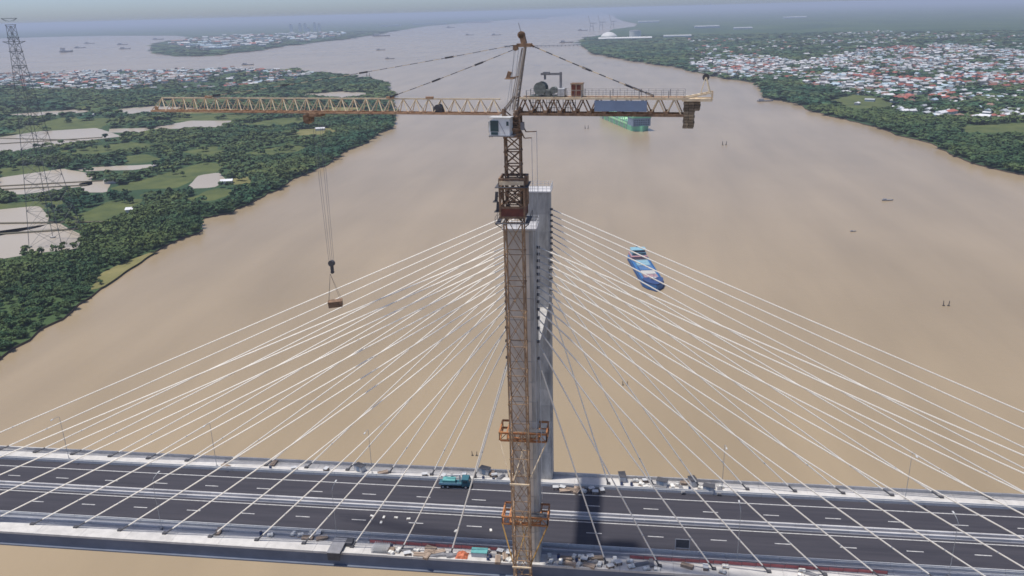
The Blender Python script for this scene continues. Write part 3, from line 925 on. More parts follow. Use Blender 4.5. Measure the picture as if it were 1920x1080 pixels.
MB(CAB).beam((-2.7, -3.34, 95.3), (-1.6, -3.34, 93.2), 0.05).build("door_edge", M_GREYS, cabo)
MB(CAB).box(-4.5, -0.2, -3.45, -1.25, 92.75, 92.93).build("cab_floor", M_GREYS, cabo)

# two arms right of the slewing ring, each with a hanging power line
for (ax, az, ztop, bx) in ((2.2, 94.6, 93.3, 4.4), (1.9, 93.6, 92.2, 3.5)):
    a = UB()
    a.beam((ax - 0.4, -0.3, az), (ax + 0.3, -0.3, ztop - 0.1), 0.18)
    a.beam((ax + 0.3, -0.3, ztop - 0.1), (bx, -0.3, ztop), 0.15)
    arm = a.build("cable_arm", M_RUST, crane)
    UB().tube([(bx, -0.3, ztop), (bx, -0.3, 20.0)], 0.045, 5).build("power_line", M_LGREY, arm)

# collars that tie the mast to the pylon leg
for zc, m, m2 in ((31.0, M_COLLAR, M_TAN), (11.2, M_COLLAR, M_YELL)):
    t = MB()
    ya, yb = YLN - LEGY - 2.1, YLN + 0.6
    xa = 4.75
    for dz in (0, 1.7):
        t.beam((-xa, ya, zc + dz), (xa, ya, zc + dz), 0.3, 0.36)
        t.beam((-xa, yb, zc + dz), (xa, yb, zc + dz), 0.3, 0.36)
        for s in (-1, 1):
            t.beam((s * xa, ya, zc + dz), (s * xa, yb, zc + dz), 0.3, 0.36)
            t.beam((s * 3.2, ya, zc + dz), (s * 3.2, yb, zc + dz), 0.26, 0.3)
    for k in range(7):
        x = -xa + k * 2 * xa / 6
        t.beam((x, ya, zc), (x, ya, zc + 1.7), 0.16)
        if k < 6:
            t.beam((x, ya, zc + (1.7 if k % 2 else 0)), (x + 2 * xa / 6, ya, zc + (0 if k % 2 else 1.7)), 0.13)
    for s in (-1, 1):
        for k in range(4):
            y = ya + (yb - ya) * k / 3
            t.beam((s * xa, y, zc), (s * xa, y, zc + 1.7), 0.16)
        t.beam((s * 3.2, ya, zc + 0.8), (MX + s * MW, MY + MW, zc + 0.8), 0.25)
        t.beam((-s * 2.0, ya, zc + 0.8), (MX + s * MW, MY + MW, zc + 0.8), 0.2)
    col = t.build("tie_collar", m, crane)
    b = MB()
    for s in (-1, 1):
        b.beam((s * xa, ya - 0.05, zc), (MX + s * (MW + 0.05), MY - MW + 0.3, zc - 7.2), 0.22)
        b.beam((s * 0.6, ya, zc), (MX - s * MW * 0.8, MY - MW + 0.3, zc - 7.0), 0.14)
    b.build("brace_strut", m2, col)
    k = MB()
    k.box(MX - MW - 0.3, MX + MW + 0.3, MY - MW - 0.3, MY - MW - 0.05, zc - 7.5, zc - 7.15)
    k.box(MX - MW - 0.3, MX + MW + 0.3, MY + MW + 0.05, MY + MW + 0.3, zc - 7.5, zc - 7.15)
    k.build("mast_ring", M_TAN, col)
    MB().box(0.4, xa - 0.2, ya + 0.25, ya + 1.6, zc + 1.9, zc + 1.96).build("collar_platform", M_DARK, col)

# trolley, ropes, hook
TXL = -37.6
tr = UB()
tr.box(TXL - 1.6, TXL + 1.2, -1.15, 1.15, ZB - 0.75, ZB - 0.3)
for dx in (-1.2, 0.8):
    for s in (-1, 1):
        tr.lathe((TXL + dx, s * 1.1 - 0.1, ZB - 0.2), [(0.26, 0), (0.26, 0.2)], 10, axis='y')
tr.box(TXL - 2.4, TXL - 1.2, -0.8, 0.8, ZB - 1.7, ZB - 0.5)
tr.lathe((TXL - 1.7, -0.6, ZB - 1.3), [(0.85, 0), (0.85, 1.2)], 14, axis='y')
tro = tr.build("trolley", M_RUST, crane)
HK = 67.0
for dx, dy in ((-0.75, -0.4), (0.75, -0.4), (-0.75, 0.4), (0.75, 0.4)):
    UB().tube([(TXL + dx, dy, ZB - 0.6), (TXL + dx * 0.5, dy * 0.8, HK + 0.6)], 0.03, 5).build("hoist_rope", M_GREYS, tro)
hk = UB()
hk.lathe((TXL, -0.35, HK), [(0.62, 0), (0.62, 0.7)], 14, axis='y')
hk.beam((TXL, 0, HK), (TXL, 0, HK - 1.5), 0.55, 0.4)
hk.lathe((TXL, -0.18, HK - 1.8), [(0.34, 0), (0.34, 0.36)], 12, axis='y')
hk.build("hook_block", M_DARK, crane)
hp = UX @ Vector((TXL, 0, 0))
load = thing("hanging_steel_skip", "dark brown rectangular steel skip hanging from the crane hook on slings", "skip", (hp.x, hp.y, 58.0))
LX = Matrix.Translation((hp.x, hp.y, 58.0)) @ Matrix.Rotation(math.radians(14), 4, 'Z') @ Matrix.Rotation(math.radians(-4), 4, 'Y')
b = MB(LX)
b.box(-1.35, 1.35, -0.8, 0.8, 0, 0.1)
for s in (-1, 1):
    b.box(-1.35, 1.35, s * 0.8 - 0.05, s * 0.8 + 0.05, 0.1, 1.2)
    b.box(s * 1.3 - 0.05, s * 1.3 + 0.05, -0.74, 0.74, 0.1, 1.2)
b.box(-1.42, 1.42, -0.9, 0.9, 1.1, 1.22, )
b.build("skip_body", M_RUST, load)
for x in (-1.2, 1.2):
    for y in (-0.75, 0.75):
        MB(LX).tube([(x, y, 1.2), (0, 0, HK - 2.1 - 58.0)], 0.025, 5).build("sling", M_DARK, load)
# ------------------------------------------------------------------ site clutter on the deck
rng = random.Random(11)
def local(x, y, z, rz=0.0):
    return Matrix.Translation((x, y, z)) @ Matrix.Rotation(rz, 4, 'Z')

# parked blue-green truck on the far shoulder
tk = thing("parked_truck", "blue-green flatbed truck parked on the far shoulder left of the pylon", "truck", (-21.3, 21.9, 0.02))
T = local(-21.3, 21.9, 0.02, math.radians(2))
def TB(): return MB(T)
TB().box(-3.8, 3.5, -0.45, 0.45, 0.75, 1.0).build("chassis", M_DARK, tk)
c = TB()
prof = [(1.9, 0.7), (3.9, 0.7), (3.95, 1.7), (3.6, 2.7), (1.9, 2.75)]
n = len(prof)
c.add([(x, -1.2, z) for x, z in prof] + [(x, 1.2, z) for x, z in prof], [tuple(range(n)), tuple(range(2 * n - 1, n - 1, -1))] + [(i, i + n, (i + 1) % n + n, (i + 1) % n) for i in range(n)])
cb = c.build("truck_cab", M_TRUCK, tk)
TB().box(2.2, 3.4, -1.26, -1.205, 1.75, 2.45).build("side_window", M_GLASS, cb)
TB().add([(3.99, -1.05, 1.75), (3.99, 1.05, 1.75), (3.68, 1.05, 2.6), (3.68, -1.05, 2.6)], [(0, 1, 2, 3)]).build("windscreen", M_GLASS, cb)
TB().box(-3.9, 1.75, -1.25, 1.25, 1.02, 1.2).build("flatbed", M_TRUCK, tk)
for i in range(5):
    TB().box(-3.85 + i * 1.12, -2.78 + i * 1.12, -1.27, -1.18, 1.2, 1.75).build("drop_side", M_LBLUE, tk)
TB().box(-3.0, 0.2, -0.9, 0.9, 1.21, 2.2).build("covered_load", M_TEAL, tk)
TB().beam((1.3, 0.2, 1.2), (1.3, 0.2, 3.3), 0.35).build("loader_post", M_LGREY, tk)
TB().beam((1.3, 0.2, 3.2), (-2.4, 0.2, 2.9), 0.25).build("loader_boom", M_LGREY, tk)
for x in (-2.9, -1.7, 2.9):
    for y in (-1.2, 0.9):
        w = TB().lathe((x, y, 0.5), [(0.5, 0), (0.5, 0.3)], 14, axis='y').build("wheel", M_TYRE, tk)
        TB().lathe((x, y - 0.012 if y < 0 else y + 0.26, 0.5), [(0.26, 0), (0.26, 0.06)], 10, axis='y').build("rim", M_LGREY, w)

# dark boxy work traveller hanging over the near edge
pb = thing("edge_work_platform", "dark grey boxy work platform over the near deck edge left of the crane", "work platform", (-42.6, -5.0, 0.3))
MB().box(-44.2, -41.2, -8.1, -2.6, 0.95, 1.15).build("roof_plate", M_GREYS, pb)
MB().box(-44.1, -41.3, -8.0, -7.85, -0.9, 0.94).build("front_plate", M_DARK, pb)
for x in (-44.1, -41.4):
    MB().box(x, x + 0.1, -7.84, -2.7, 0.33, 0.94).build("side_plate", M_DARK, pb)
MB().box(-41.1, -39.6, -4.6, -2.7, 0.33, 1.3).build("motor_housing", M_DARK, pb)

# sign frame at the near edge line
sf = thing("sign_frame", "slim metal sign frame with dark panel on the asphalt right of the pylon", "sign frame", (33.4, 1.0, 0.02))
for x in (31.9, 34.9):
    MB().beam((x, 1.0, 0.02), (x, 1.0, 3.3), 0.12).build("post", M_LGREY, sf)
    MB().box(x - 0.12, x + 0.12, 0.3, 1.7, 0.03, 0.12).build("foot", M_DARK, sf)
for zz in (1.0, 3.25):
    MB().beam((31.9, 1.0, zz), (34.9, 1.0, zz), 0.1).build("rail", M_LGREY, sf)
MB().box(32.0, 34.8, 0.97, 1.03, 1.1, 3.15).build("panel", M_DARK, sf)

def heap_mesh(name, L, W, H, seed, m):
    r = random.Random(seed)
    nx, ny = 9, 7
    vs, fs = [], []
    for j in range(ny):
        for i in range(nx):
            u, v = i / (nx - 1) * 2 - 1, j / (ny - 1) * 2 - 1
            e = max(0.0, 1 - abs(u) ** 2.5) * max(0.0, 1 - abs(v) ** 2.5)
            vs.append((u * L / 2 + r.uniform(-.08, .08), v * W / 2 + r.uniform(-.08, .08), H * e * r.uniform(0.72, 1.08)))
    fs = [(j * nx + i, j * nx + i + 1, (j + 1) * nx + i + 1, (j + 1) * nx + i) for j in range(ny - 1) for i in range(nx - 1)]
    return MB().add(vs, fs).mesh(name, m)
o = obj("tarpaulin_heap", heap_mesh("tarpaulin_heap", 2.7, 2.4, 1.25, 3, M_ORANGE), None, (-14.4, -5.3, 0.28))
tag(o, "bright orange tarpaulin heap on the near walkway left of the crane", "tarpaulin")
t = thing("equipment_container", "small teal lidded container on the near walkway beside the orange tarpaulin", "container", (-10.6, -4.6, 0.28))
MB().box(-12.3, -8.9, -5.4, -3.7, 0.285, 1.35).build("container_body", M_LGREY, t)
MB().box(-12.4, -8.8, -5.5, -3.6, 1.353, 1.5).build("lid", M_TEAL, t)
# folded mesh screens lying beside the pipes
t = thing("rebar_mesh_stack", "leaning stack of grey wire mesh panels on the near walkway", "mesh stack", (-32.5, -5.0, 0.28))
for k in range(9):
    q = MB()
    x = -34.6 + k * 0.42
    for i in range(6):
        q.beam((x + i * 0.02, -6.2, 0.35 + i * 0.26), (x + i * 0.02 + 0.35, -3.9, 0.35 + i * 0.26), 0.06, cap=False)
    for i in range(5):
        q.beam((x + i * 0.08, -6.2 + i * 0.57, 0.3), (x + i * 0.08, -6.2 + i * 0.57, 1.75), 0.06, cap=False)
    q.build("mesh_panel", M_LGREY, t)

# generic small things: a prototype of each kind, copied
def proto_pipes():
    t = thing("pipe_bundle", "", "pipe bundle")
    for i in range(7):
        r, c = (0, i) if i < 4 else (1, i - 4)
        MB().tube([(-1.6, -0.4 + c * 0.27 + r * 0.13, 0.13 + r * 0.23), (1.6, -0.4 + c * 0.27 + r * 0.13, 0.13 + r * 0.23)], 0.12, 8).build("pipe", M_GREYS, t)
    return t
def proto_planks():
    t = thing("plank_stack", "", "plank stack")
    for r in range(4):
        for c in range(4):
            MB().box(-1.3, 1.3, -0.6 + c * 0.3, -0.33 + c * 0.3, 0.02 + r * 0.15, 0.15 + r * 0.15).build("plank", M_WOOD, t)
    return t
def proto_sack():
    t = thing("bag_pallet", "", "bag pallet")
    for k in range(3):
        MB().box(-0.75, 0.75, -0.5 + k * 0.42, -0.36 + k * 0.42, 0.0, 0.12).build("pallet_board", M_WOOD, t)
    for r in range(3):
        for c in range(2):
            a = local(-0.36 + c * 0.72 + rng.uniform(-.06, .06), rng.uniform(-.08, .08), 0.125 + r * 0.19, rng.uniform(-0.12, 0.12))
            MB(a).add([(-.33, -.42, .05), (.33, -.42, .05), (.33, .42, .05), (-.33, .42, .05), (-.28, -.36, .185), (.28, -.36, .185), (.28, .36, .185), (-.28, .36, .185), (-.28, -.36, 0), (.28, -.36, 0), (.28, .36, 0), (-.28, .36, 0)], [(4, 5, 6, 7), (0, 1, 5, 4), (1, 2, 6, 5), (2, 3, 7, 6), (3, 0, 4, 7), (1, 0, 8, 9), (2, 1, 9, 10), (3, 2, 10, 11), (0, 3, 11, 8), (11, 10, 9, 8)]).build("cement_bag", M_SACK, t)
    return t
def proto_crate():
    t = thing("tool_crate", "", "crate")
    MB().box(-0.7, 0.7, -0.5, 0.5, 0.0, 0.75).build("crate_body", M_WOOD, t)
    MB().box(-0.75, 0.75, -0.55, 0.55, 0.753, 0.83).build("lid", M_LGREY, t)
    for s in (-1, 1):
        MB().box(s * 0.45 - 0.06, s * 0.45 + 0.06, -0.56, -0.505, 0.0, 0.75).build("batten", M_DARK, t)
    return t
def proto_drum():
    t = thing("oil_drum", "", "drum")
    MB().lathe((0, 0, 0), [(0.33, 0.0), (0.33, 0.3), (0.36, 0.32), (0.33, 0.34), (0.33, 0.6), (0.36, 0.62), (0.33, 0.64), (0.33, 0.95)], 14).build("drum_body", M_SHIPD, t)
    MB().lathe((0, 0, 0.953), [(0.3, 0), (0.3, 0.02)], 12).build("drum_lid", M_DARK, t)
    return t
def proto_cabin():
    t = thing("site_box", "", "site box")
    MB().box(-1.3, 1.3, -0.8, 0.8, 0.05, 1.6).build("box_body", M_LGREY, t)
    MB().box(-1.4, 1.4, -0.9, 0.9, 1.603, 1.7).build("lid", M_DARK, t)
    MB().box(-0.5, 0.5, -0.86, -0.805, 0.1, 1.4).build("door", M_SLATE, t)
    return t
PROTO = dict(p=proto_pipes, k=proto_planks, s=proto_sack, c=proto_crate, d=proto_drum, b=proto_cabin)
NOUN = dict(p="bundle of grey steel pipes", k="stack of brown timber planks", s="pallet of white cement bags", c="timber tool crate with pale lid", d="dark blue steel drum", b="pale steel site box with dark lid")
made = {}
def put(kind, x, y, zone, z=0.28):
    where = {"nr": "on the near walkway right of the crane", "nl": "on the near walkway left of the crane", "fr": "along the far deck edge right of the pylon", "fl": "along the far deck edge left of the pylon", "rd": "standing out on the asphalt left of the crane"}[zone]
    if kind not in made:
        t = made[kind] = PROTO[kind]()
    else:
        t = copy_tree(made[kind])
    t.location = (x, y, z)
    t.rotation_euler = (0, 0, rng.uniform(-0.5, 0.5) + (math.pi / 2 if rng.random() < 0.3 else 0))
    t["label"] = NOUN[kind] + " " + where
    t["group"] = "building materials " + where
for zone, n, xr, yr, kinds in (("nr", 34, (3.8, 19.0), (-6.4, -3.4), "ssskkccdpbp"), ("nr", 14, (19.0, 60.0), (-6.2, -3.6), "sskcdp"), ("nl", 16, (-31.0, -16.0), (-6.3, -3.5), "kpcsdk"), ("nl", 14, (-9.0, -3.6), (-6.3, -3.4), "kcskkdp"), ("nl", 9, (-75.0, -46.0), (-2.6, -0.6), "kcspd"),
                               ("fr", 22, (16.5, 45.0), (24.8, 28.2), "ssbkcsdp"), ("fl", 16, (-42.0, -4.0), (24.8, 28.2), "sbkcdpk"), ("fl", 6, (-90.0, -45.0), (24.9, 28.0), "bkcd"), ("fr", 10, (4.0, 16.0), (21.8, 23.5), "sccdk")):
    spots = []
    for _ in range(n):
        for _try in range(60):
            x, y = rng.uniform(*xr), rng.uniform(*yr)
            if all(abs(x - a) > 1.5 or abs(y - b) > 1.0 for a, b in spots) and not any(abs(x - (s * (17 + 11.3 * k))) < 1.6 and (abs(y - YCN) < 1.2 or abs(y - YCF) < 1.2) for s in (-1, 1) for k in range(8)):
                spots.append((x, y))
                put(rng.choice(kinds), x, y, zone, 0.28 if y > 24 or y < -3 else (0.125 if y < 0 else 0.02))
                break
for x, y in ((-38.6, 7.5), (-35.6, 7.3), (-32.7, 7.4), (-29.6, 7.2), (-35.7, 5.2), (-17.5, 3.6), (-9.5, 4.6)):
    put("s", x, y, "rd", 0.026)
    sacks_out = [o for o in COL.objects if o.get("label", "").endswith("asphalt left of the crane")]
    sacks_out[-1].scale = (0.65, 0.6, 0.4)

# red mesh fence along the near walkway, left and right
def fence(xa, xb, y, label):
    t = thing("safety_fence", label, "fence", (xa, y, 0.12), "red safety fences on the near walkway")
    n = int((xb - xa) / 2.8)
    for i in range(n + 1):
        x = xa + (xb - xa) * i / n
        MB().beam((x, y, 0.125), (x, y, 1.25), 0.07).build("fence_post", M_DARK, t)
        if i < n:
            q = MB()
            x2 = xa + (xb - xa) * (i + 1) / n
            q.add([(x + 0.05, y + 0.02, 0.35), (x2 - 0.05, y - 0.02, 0.3), (x2 - 0.05, y - 0.05, 1.1), (x + 0.05, y + 0.05, 1.15)], [(0, 1, 2, 3)])
            q.add([(x + 0.05, y + 0.04, 0.35), (x2 - 0.05, y + 0.0, 0.3), (x2 - 0.05, y - 0.03, 1.1), (x + 0.05, y + 0.07, 1.15)], [(3, 2, 1, 0)])
            q.build("fence_net", M_RED, t)
fence(22.0, 75.0, -2.75, "long red plastic safety fence on the near walkway right of the pylon")
fence(-36.0, -6.0, -2.75, "shorter red plastic safety fence on the near walkway left of the crane")

# ------------------------------------------------------------------ vessels, stakes, the power pylon
def hull(mb, L, B, z0, z1, bow=0.25, stern=0.08, flare=0.12, mi=0, sheer=0.0, n=14):
    """boat hull pointing to +x: sections from stern to bow"""
    rings = []
    for i in range(n + 1):
        t = i / n
        x = -L / 2 + L * t
        w = 1.0
        if t > 1 - bow:
            w = max(0.04, 1 - ((t - (1 - bow)) / bow) ** 2.0)
        if t < stern:
            w = 0.72 + 0.28 * (t / stern)
        zt = z1 + sheer * max(0, (t - 0.75) / 0.25) ** 2 + 0.4 * sheer * max(0, (0.15 - t) / 0.15)
        hb = B / 2 * w
        rings.append([(x, -hb, zt), (x, -hb * (1 - flare), z0), (x, hb * (1 - flare), z0), (x, hb, zt)])
    vs = [p for r in rings for p in r]
    fs = []
    for i in range(n):
        for k in range(3):
            fs.append((4 * i + k, 4 * i + k + 1, 4 * (i + 1) + k + 1, 4 * (i + 1) + k))
        fs.append((4 * i + 3, 4 * i, 4 * (i + 1), 4 * (i + 1) + 3))
    fs += [(0, 3, 2, 1), (4 * n, 4 * n + 1, 4 * n + 2, 4 * n + 3)]
    return mb.add(vs, fs, mi)

# blue cargo ship right of the pylon, bow towards the camera
s = thing("cargo_ship", "blue river cargo ship with red hatch covers sailing behind the stays", "ship", (37.5, 377, WATER))
S = Matrix.Translation((37.5, 377, WATER)) @ Matrix.Rotation(math.radians(-81), 4, 'Z') @ Matrix.Diagonal((0.88, 0.9, 0.72, 1))
def SB(): return MB(S)
hb = hull(SB(), 86, 15.5, -1.2, 3.9, 0.16, 0.06, 0.06, 0, 1.8).build("hull", M_SHIPB, s)
hull(SB(), 86.4, 15.9, -1.3, 0.9, 0.16, 0.06, 0.02, 0, 0.0).build("lower_hull", M_SHIPD, hb)
bw = hull(SB(), 17, 14.8, 3.2, 6.4, 0.92, 0.02, 0.05, 0, 0.8)
bo = bw.build("forecastle", M_SHIPD, s)
bo.matrix_basis = Matrix.Identity(4)
bo.data.transform(S @ Matrix.Translation((34.3, 0, 0)) @ S.inverted())
for k, (x0, x1, m) in enumerate(((-21, -7, M_LBLUE), (-6, 5, M_SHIPB), (6, 15, M_SACK), (16, 24, M_PINK))):
    h = SB().box(x0, x1, -5.0, 5.0, 3.95, 5.6).build("hatch_cover", m, s)
    for q in range(3):
        xx = x0 + (x1 - x0) * (q + 0.5) / 3
        SB().box(xx - 0.15, xx + 0.15, -5.2, 5.2, 5.603, 5.9).build("hatch_rib", M_LGREY, h)
for sy in (-1, 1):
    SB().box(-34, 27, sy * 7.1 - 0.15, sy * 7.1 + 0.15, 3.9, 5.0).build("bulwark", M_SHIPB, s)
    for q in range(18):
        SB().box(-33 + q * 3.4, -32.7 + q * 3.4, sy * 7.5 - 0.12, sy * 7.5 + 0.12, 1.2, 4.9).build("hull_fender", M_SHIPD, s)
acc = SB()
acc.box(-41, -26, -6.4, 6.4, 3.95, 7.0)
ac = acc.build("deckhouse", M_PINK, s)
SB().box(-40, -29, -5.6, 5.6, 7.003, 9.8).build("upper_deckhouse", M_LBLUE, ac)
SB().box(-37, -31, -5.0, 5.0, 9.803, 12.2).build("wheelhouse", M_PINK, ac)
SB().box(-30.95, -30.8, -4.6, 4.6, 10.5, 11.7).build("wheelhouse_window", M_GLASS, ac)
SB().box(-28.95, -28.8, -5.0, 5.0, 8.0, 9.3).build("front_window", M_GLASS, ac)
SB().box(-38.5, -29.5, -5.9, 5.9, 12.203, 12.45).build("roof_deck", M_LBLUE, ac)
SB().lathe((-39, 0, 9.8), [(1.0, 0), (0.9, 3.4)], 12).build("funnel", M_SHIPD, ac)
SB().box(-25, -21.5, -5.2, 5.2, 3.95, 5.3).build("dark_hold", M_DARK, s)
SB().beam((31, 0, 6), (31, 0, 12.5), 0.35).build("foremast", M_LGREY, s)
SB().box(28.5, 30.5, -2.2, 2.2, 6.6, 8.0).build("anchor_winch", M_LGREY, s)

# big green vessel far upstream
g = thing("green_vessel", "large high-sided green vessel anchored upstream below the crane's counter-jib", "ship", (27, 1120, WATER))
G = Matrix.Translation((25, 1128, WATER)) @ Matrix.Rotation(math.radians(-72.5), 4, 'Z')
def GB(): return MB(G)
hull(GB(), 176, 27, -2, 7.5, 0.06, 0.1, 0.06, 0, 0.5).build("hull", M_GREEND, g)
GB().box(58, 84, -13.3, 13.3, 7.55, 19.0).build("front_house", M_SLATE, g)
GB().box(57, 84.6, -13.9, 13.9, 19.003, 21.2).build("bridge_deck", M_GREEND, g)
GB().box(56, 85, -14.2, 14.2, 21.203, 21.8).build("roof_deck", M_GREEN, g)
for r in range(3):
    for q in range(7):
        GB().box(84.005, 84.12, -11.4 + q * 3.4, -9.6 + q * 3.4, 9.0 + r * 3.0, 10.6 + r * 3.0).build("front_window", M_GLASS, g)
for sy in (-1, 1):
    for q in range(17):
        x = -84 + q * 8.5
        GB().box(x, x + 1.1, sy * 13.7 - 0.5, sy * 13.7 + 0.5, 0.3, 18.5 if q % 2 else 15.5).build("side_column", M_LGREY if q % 3 else M_GREEN, g)
    GB().box(-86, 57, sy * 13.6 - 0.35, sy * 13.6 + 0.35, 7.55, 10.0).build("side_bulwark", M_GREEN, g)
    GB().box(-86, 56.9, sy * 14.0 - 0.9, sy * 14.0 + 0.9, 18.55, 19.3).build("top_gallery", M_GREEN, g)
for q in range(5):
    GB().box(-80 + q * 27, -58 + q * 27, -11, 11, 7.55, 10.5).build("hold_cover", M_GREEN if q % 2 else M_GREEND, g)
GB().beam((70, 0, 21.8), (70, 0, 27.0), 0.6).build("mast", M_LGREY, g)

def small_boat(x, y, L, rz, label, group, tall=1.0, cat="boat", m=M_BOAT, mh=M_LGREY):
    t = thing("river_boat", label, cat, (x, y, WATER), group)
    X = Matrix.Translation((x, y, WATER)) @ Matrix.Rotation(rz, 4, 'Z')
    hull(MB(X), L, L * 0.22, -0.1 * L * 0.1, 0.055 * L * tall + 0.3, 0.35, 0.15, 0.2, 0, 0.03 * L).build("hull", m, t)
    z = 0.055 * L * tall + 0.25
    MB(X).box(-0.4 * L, -0.12 * L, -0.075 * L, 0.075 * L, z, z + 0.09 * L * tall).build("cabin", mh, t)
    MB(X).box(-0.42 * L, -0.10 * L, -0.085 * L, 0.085 * L, z + 0.09 * L * tall + 0.003, z + 0.10 * L * tall).build("cabin_roof", m, t)
    return t
BOATS = [(260, 602, 10, 0.1, "small dark sampan alone in mid river right of the pylon"), (202, 492, 5, 0.3, "tiny sampan in open water above the right stays"), (286, 1425, 30, 0.15, "pale passenger ferry close to the right bank below the town"),
 (-1936, 6586, 210, 0.15, "long dark barge train on the far river left of the crane head"), (-3752, 5313, 110, 0.3, "grey freighter right of the large anchored ship on the left water"), (-4370, 6345, 120, 0.2, "grey freighter farthest left on the hazy water"),
 (-1396, 2885, 70, 0.0, "long low barge moored just off the left bank town"), (-3758, 5840, 120, 0.1, "upper of two barges left of the peninsula tip"), (-3156, 4905, 110, 0.0, "lower of two barges left of the peninsula tip"),
 (-276, 4414, 110, 0.1, "dark barge beside the long jetty"), (-1980, 9666, 150, 0.0, "far grey freighter highest left of the crane head"), (-917, 6142, 105, 0.0, "dark barge just left of the crane head"), (-1151, 6307, 95, 0.05, "dark barge next left of the crane head"),
 (-4250, 7200, 150, 0.3, "small freighter just below the far left bank"), (-300, 6900, 120, 0.1, "hazy freighter in front of the port cranes"), (-1180, 3950, 45, 0.2, "small grey boat on the river below the peninsula"), (-905, 3130, 38, 0.1, "small grey boat off the wooded cape")]
for x, y, L, rz, lab in BOATS:
    small_boat(x, y, L if L < 60 else L * 0.68, rz, lab, "boats on the river", 1.0, m=M_GREYS, mh=M_LGREY)
small_boat(-3335, 4573, 85, 1.2, "large grey ship anchored alone on the left water", "boats on the river", 2.0, "ship", M_GREYS, M_LGREY)
# pairs of mooring stakes in the river
for i, (x, y, h, lab) in enumerate(((211, 324, 3.2, "below the right bank, nearest the bridge"), (153, 920, 5, "in mid river right of the counterweight"), (-31, 1082, 5, "just left of the green vessel"), (-722, 2232, 9, "off the wooded cape"), (-165, 1002, 4, "left of the operator's cab"), (23, 203, 2.2, "behind the right stays"), (-38, 133, 2.0, "behind the left stays near the deck"))):
    for k, dx in enumerate((-1, 1)):
        d = dx * h * 0.42
        t = MB().tube([(x + d, y, WATER - 1), (x + d + 0.1 * h * dx, y, WATER + h)], 0.10 * h, 7, r2=0.06 * h)
        t.box(x + d - 0.2 * h, x + d + 0.2 * h, y - 0.15 * h, y + 0.15 * h, WATER - 0.3, WATER + 0.12 * h)
        o = t.build("mooring_stake", M_BOAT)
        tag(o, "%s of a pair of dark mooring stakes %s" % (("left one", "right one")[k], lab), "stake", "mooring stakes in the river")

# tall river-crossing power pylon on the left bank
PX, PY, PZ, PT = -434.5, 429.7, LAND, 117.5
py = thing("power_pylon", "very tall grey lattice power pylon standing among the ponds on the left bank", "pylon", (PX, PY, PZ))
lv = [0]
h = 15.0
while lv[-1] < PT - PZ - 6:
    lv.append(lv[-1] + h)
    h = max(5.5, h * 0.94)
def pw(z):
    t = z / (PT - PZ)
    return 12.5 * (1 - t) ** 1.35 + 2.0
for i in range(len(lv) - 1):
    z0, z1 = lv[i], min(lv[i + 1], PT - PZ)
    w0, w1 = pw(z0), pw(z1)
    q = MB()
    cor = ((-1, -1), (1, -1), (1, 1), (-1, 1))
    th = 0.32 - 0.11 * i / len(lv)
    for a, b in cor:
        q.beam((PX + a * w0, PY + b * w0, PZ + z0), (PX + a * w1, PY + b * w1, PZ + z1), th, cap=False)
    for j in range(4):
        (a, b), (c, d) = cor[j], cor[(j + 1) % 4]
        q.beam((PX + a * w0, PY + b * w0, PZ + z0), (PX + c * w1, PY + d * w1, PZ + z1), th * 0.55, cap=False)
        q.beam((PX + c * w0, PY + d * w0, PZ + z0), (PX + a * w1, PY + b * w1, PZ + z1), th * 0.55, cap=False)
        q.beam((PX + a * w1, PY + b * w1, PZ + z1), (PX + c * w1, PY + d * w1, PZ + z1), th * 0.55, cap=False)
    q.build("tower_panel", M_LATT, py)
for z, w in ((117.0, 6.5), (112.5, 4.5), (103.5, 5.0), (100.5, 9.5), (93.5, 6.0), (83.0, 6.0)):
    q = MB()
    for sy in (-1, 1):
        q.beam((PX - w, PY, z), (PX, PY + sy * 2.2, z), 0.3)
        q.beam((PX + w, PY, z), (PX, PY + sy * 2.2, z), 0.3)
        q.beam((PX - w, PY, z), (PX - 1.5, PY + sy * 1.5, z - 2.2), 0.2)
        q.beam((PX + w, PY, z), (PX + 1.5, PY + sy * 1.5, z - 2.2), 0.2)
    q.build("cross_arm", M_LATT, py)
for a in (-1, 1):
    for b in (-1, 1):
        MB().box(PX + a * 14.5 - 1.6, PX + a * 14.5 + 1.6, PY + b * 14.5 - 1.6, PY + b * 14.5 + 1.6, PZ - 0.5, PZ + 1.2).build("footing", M_CONC, py)

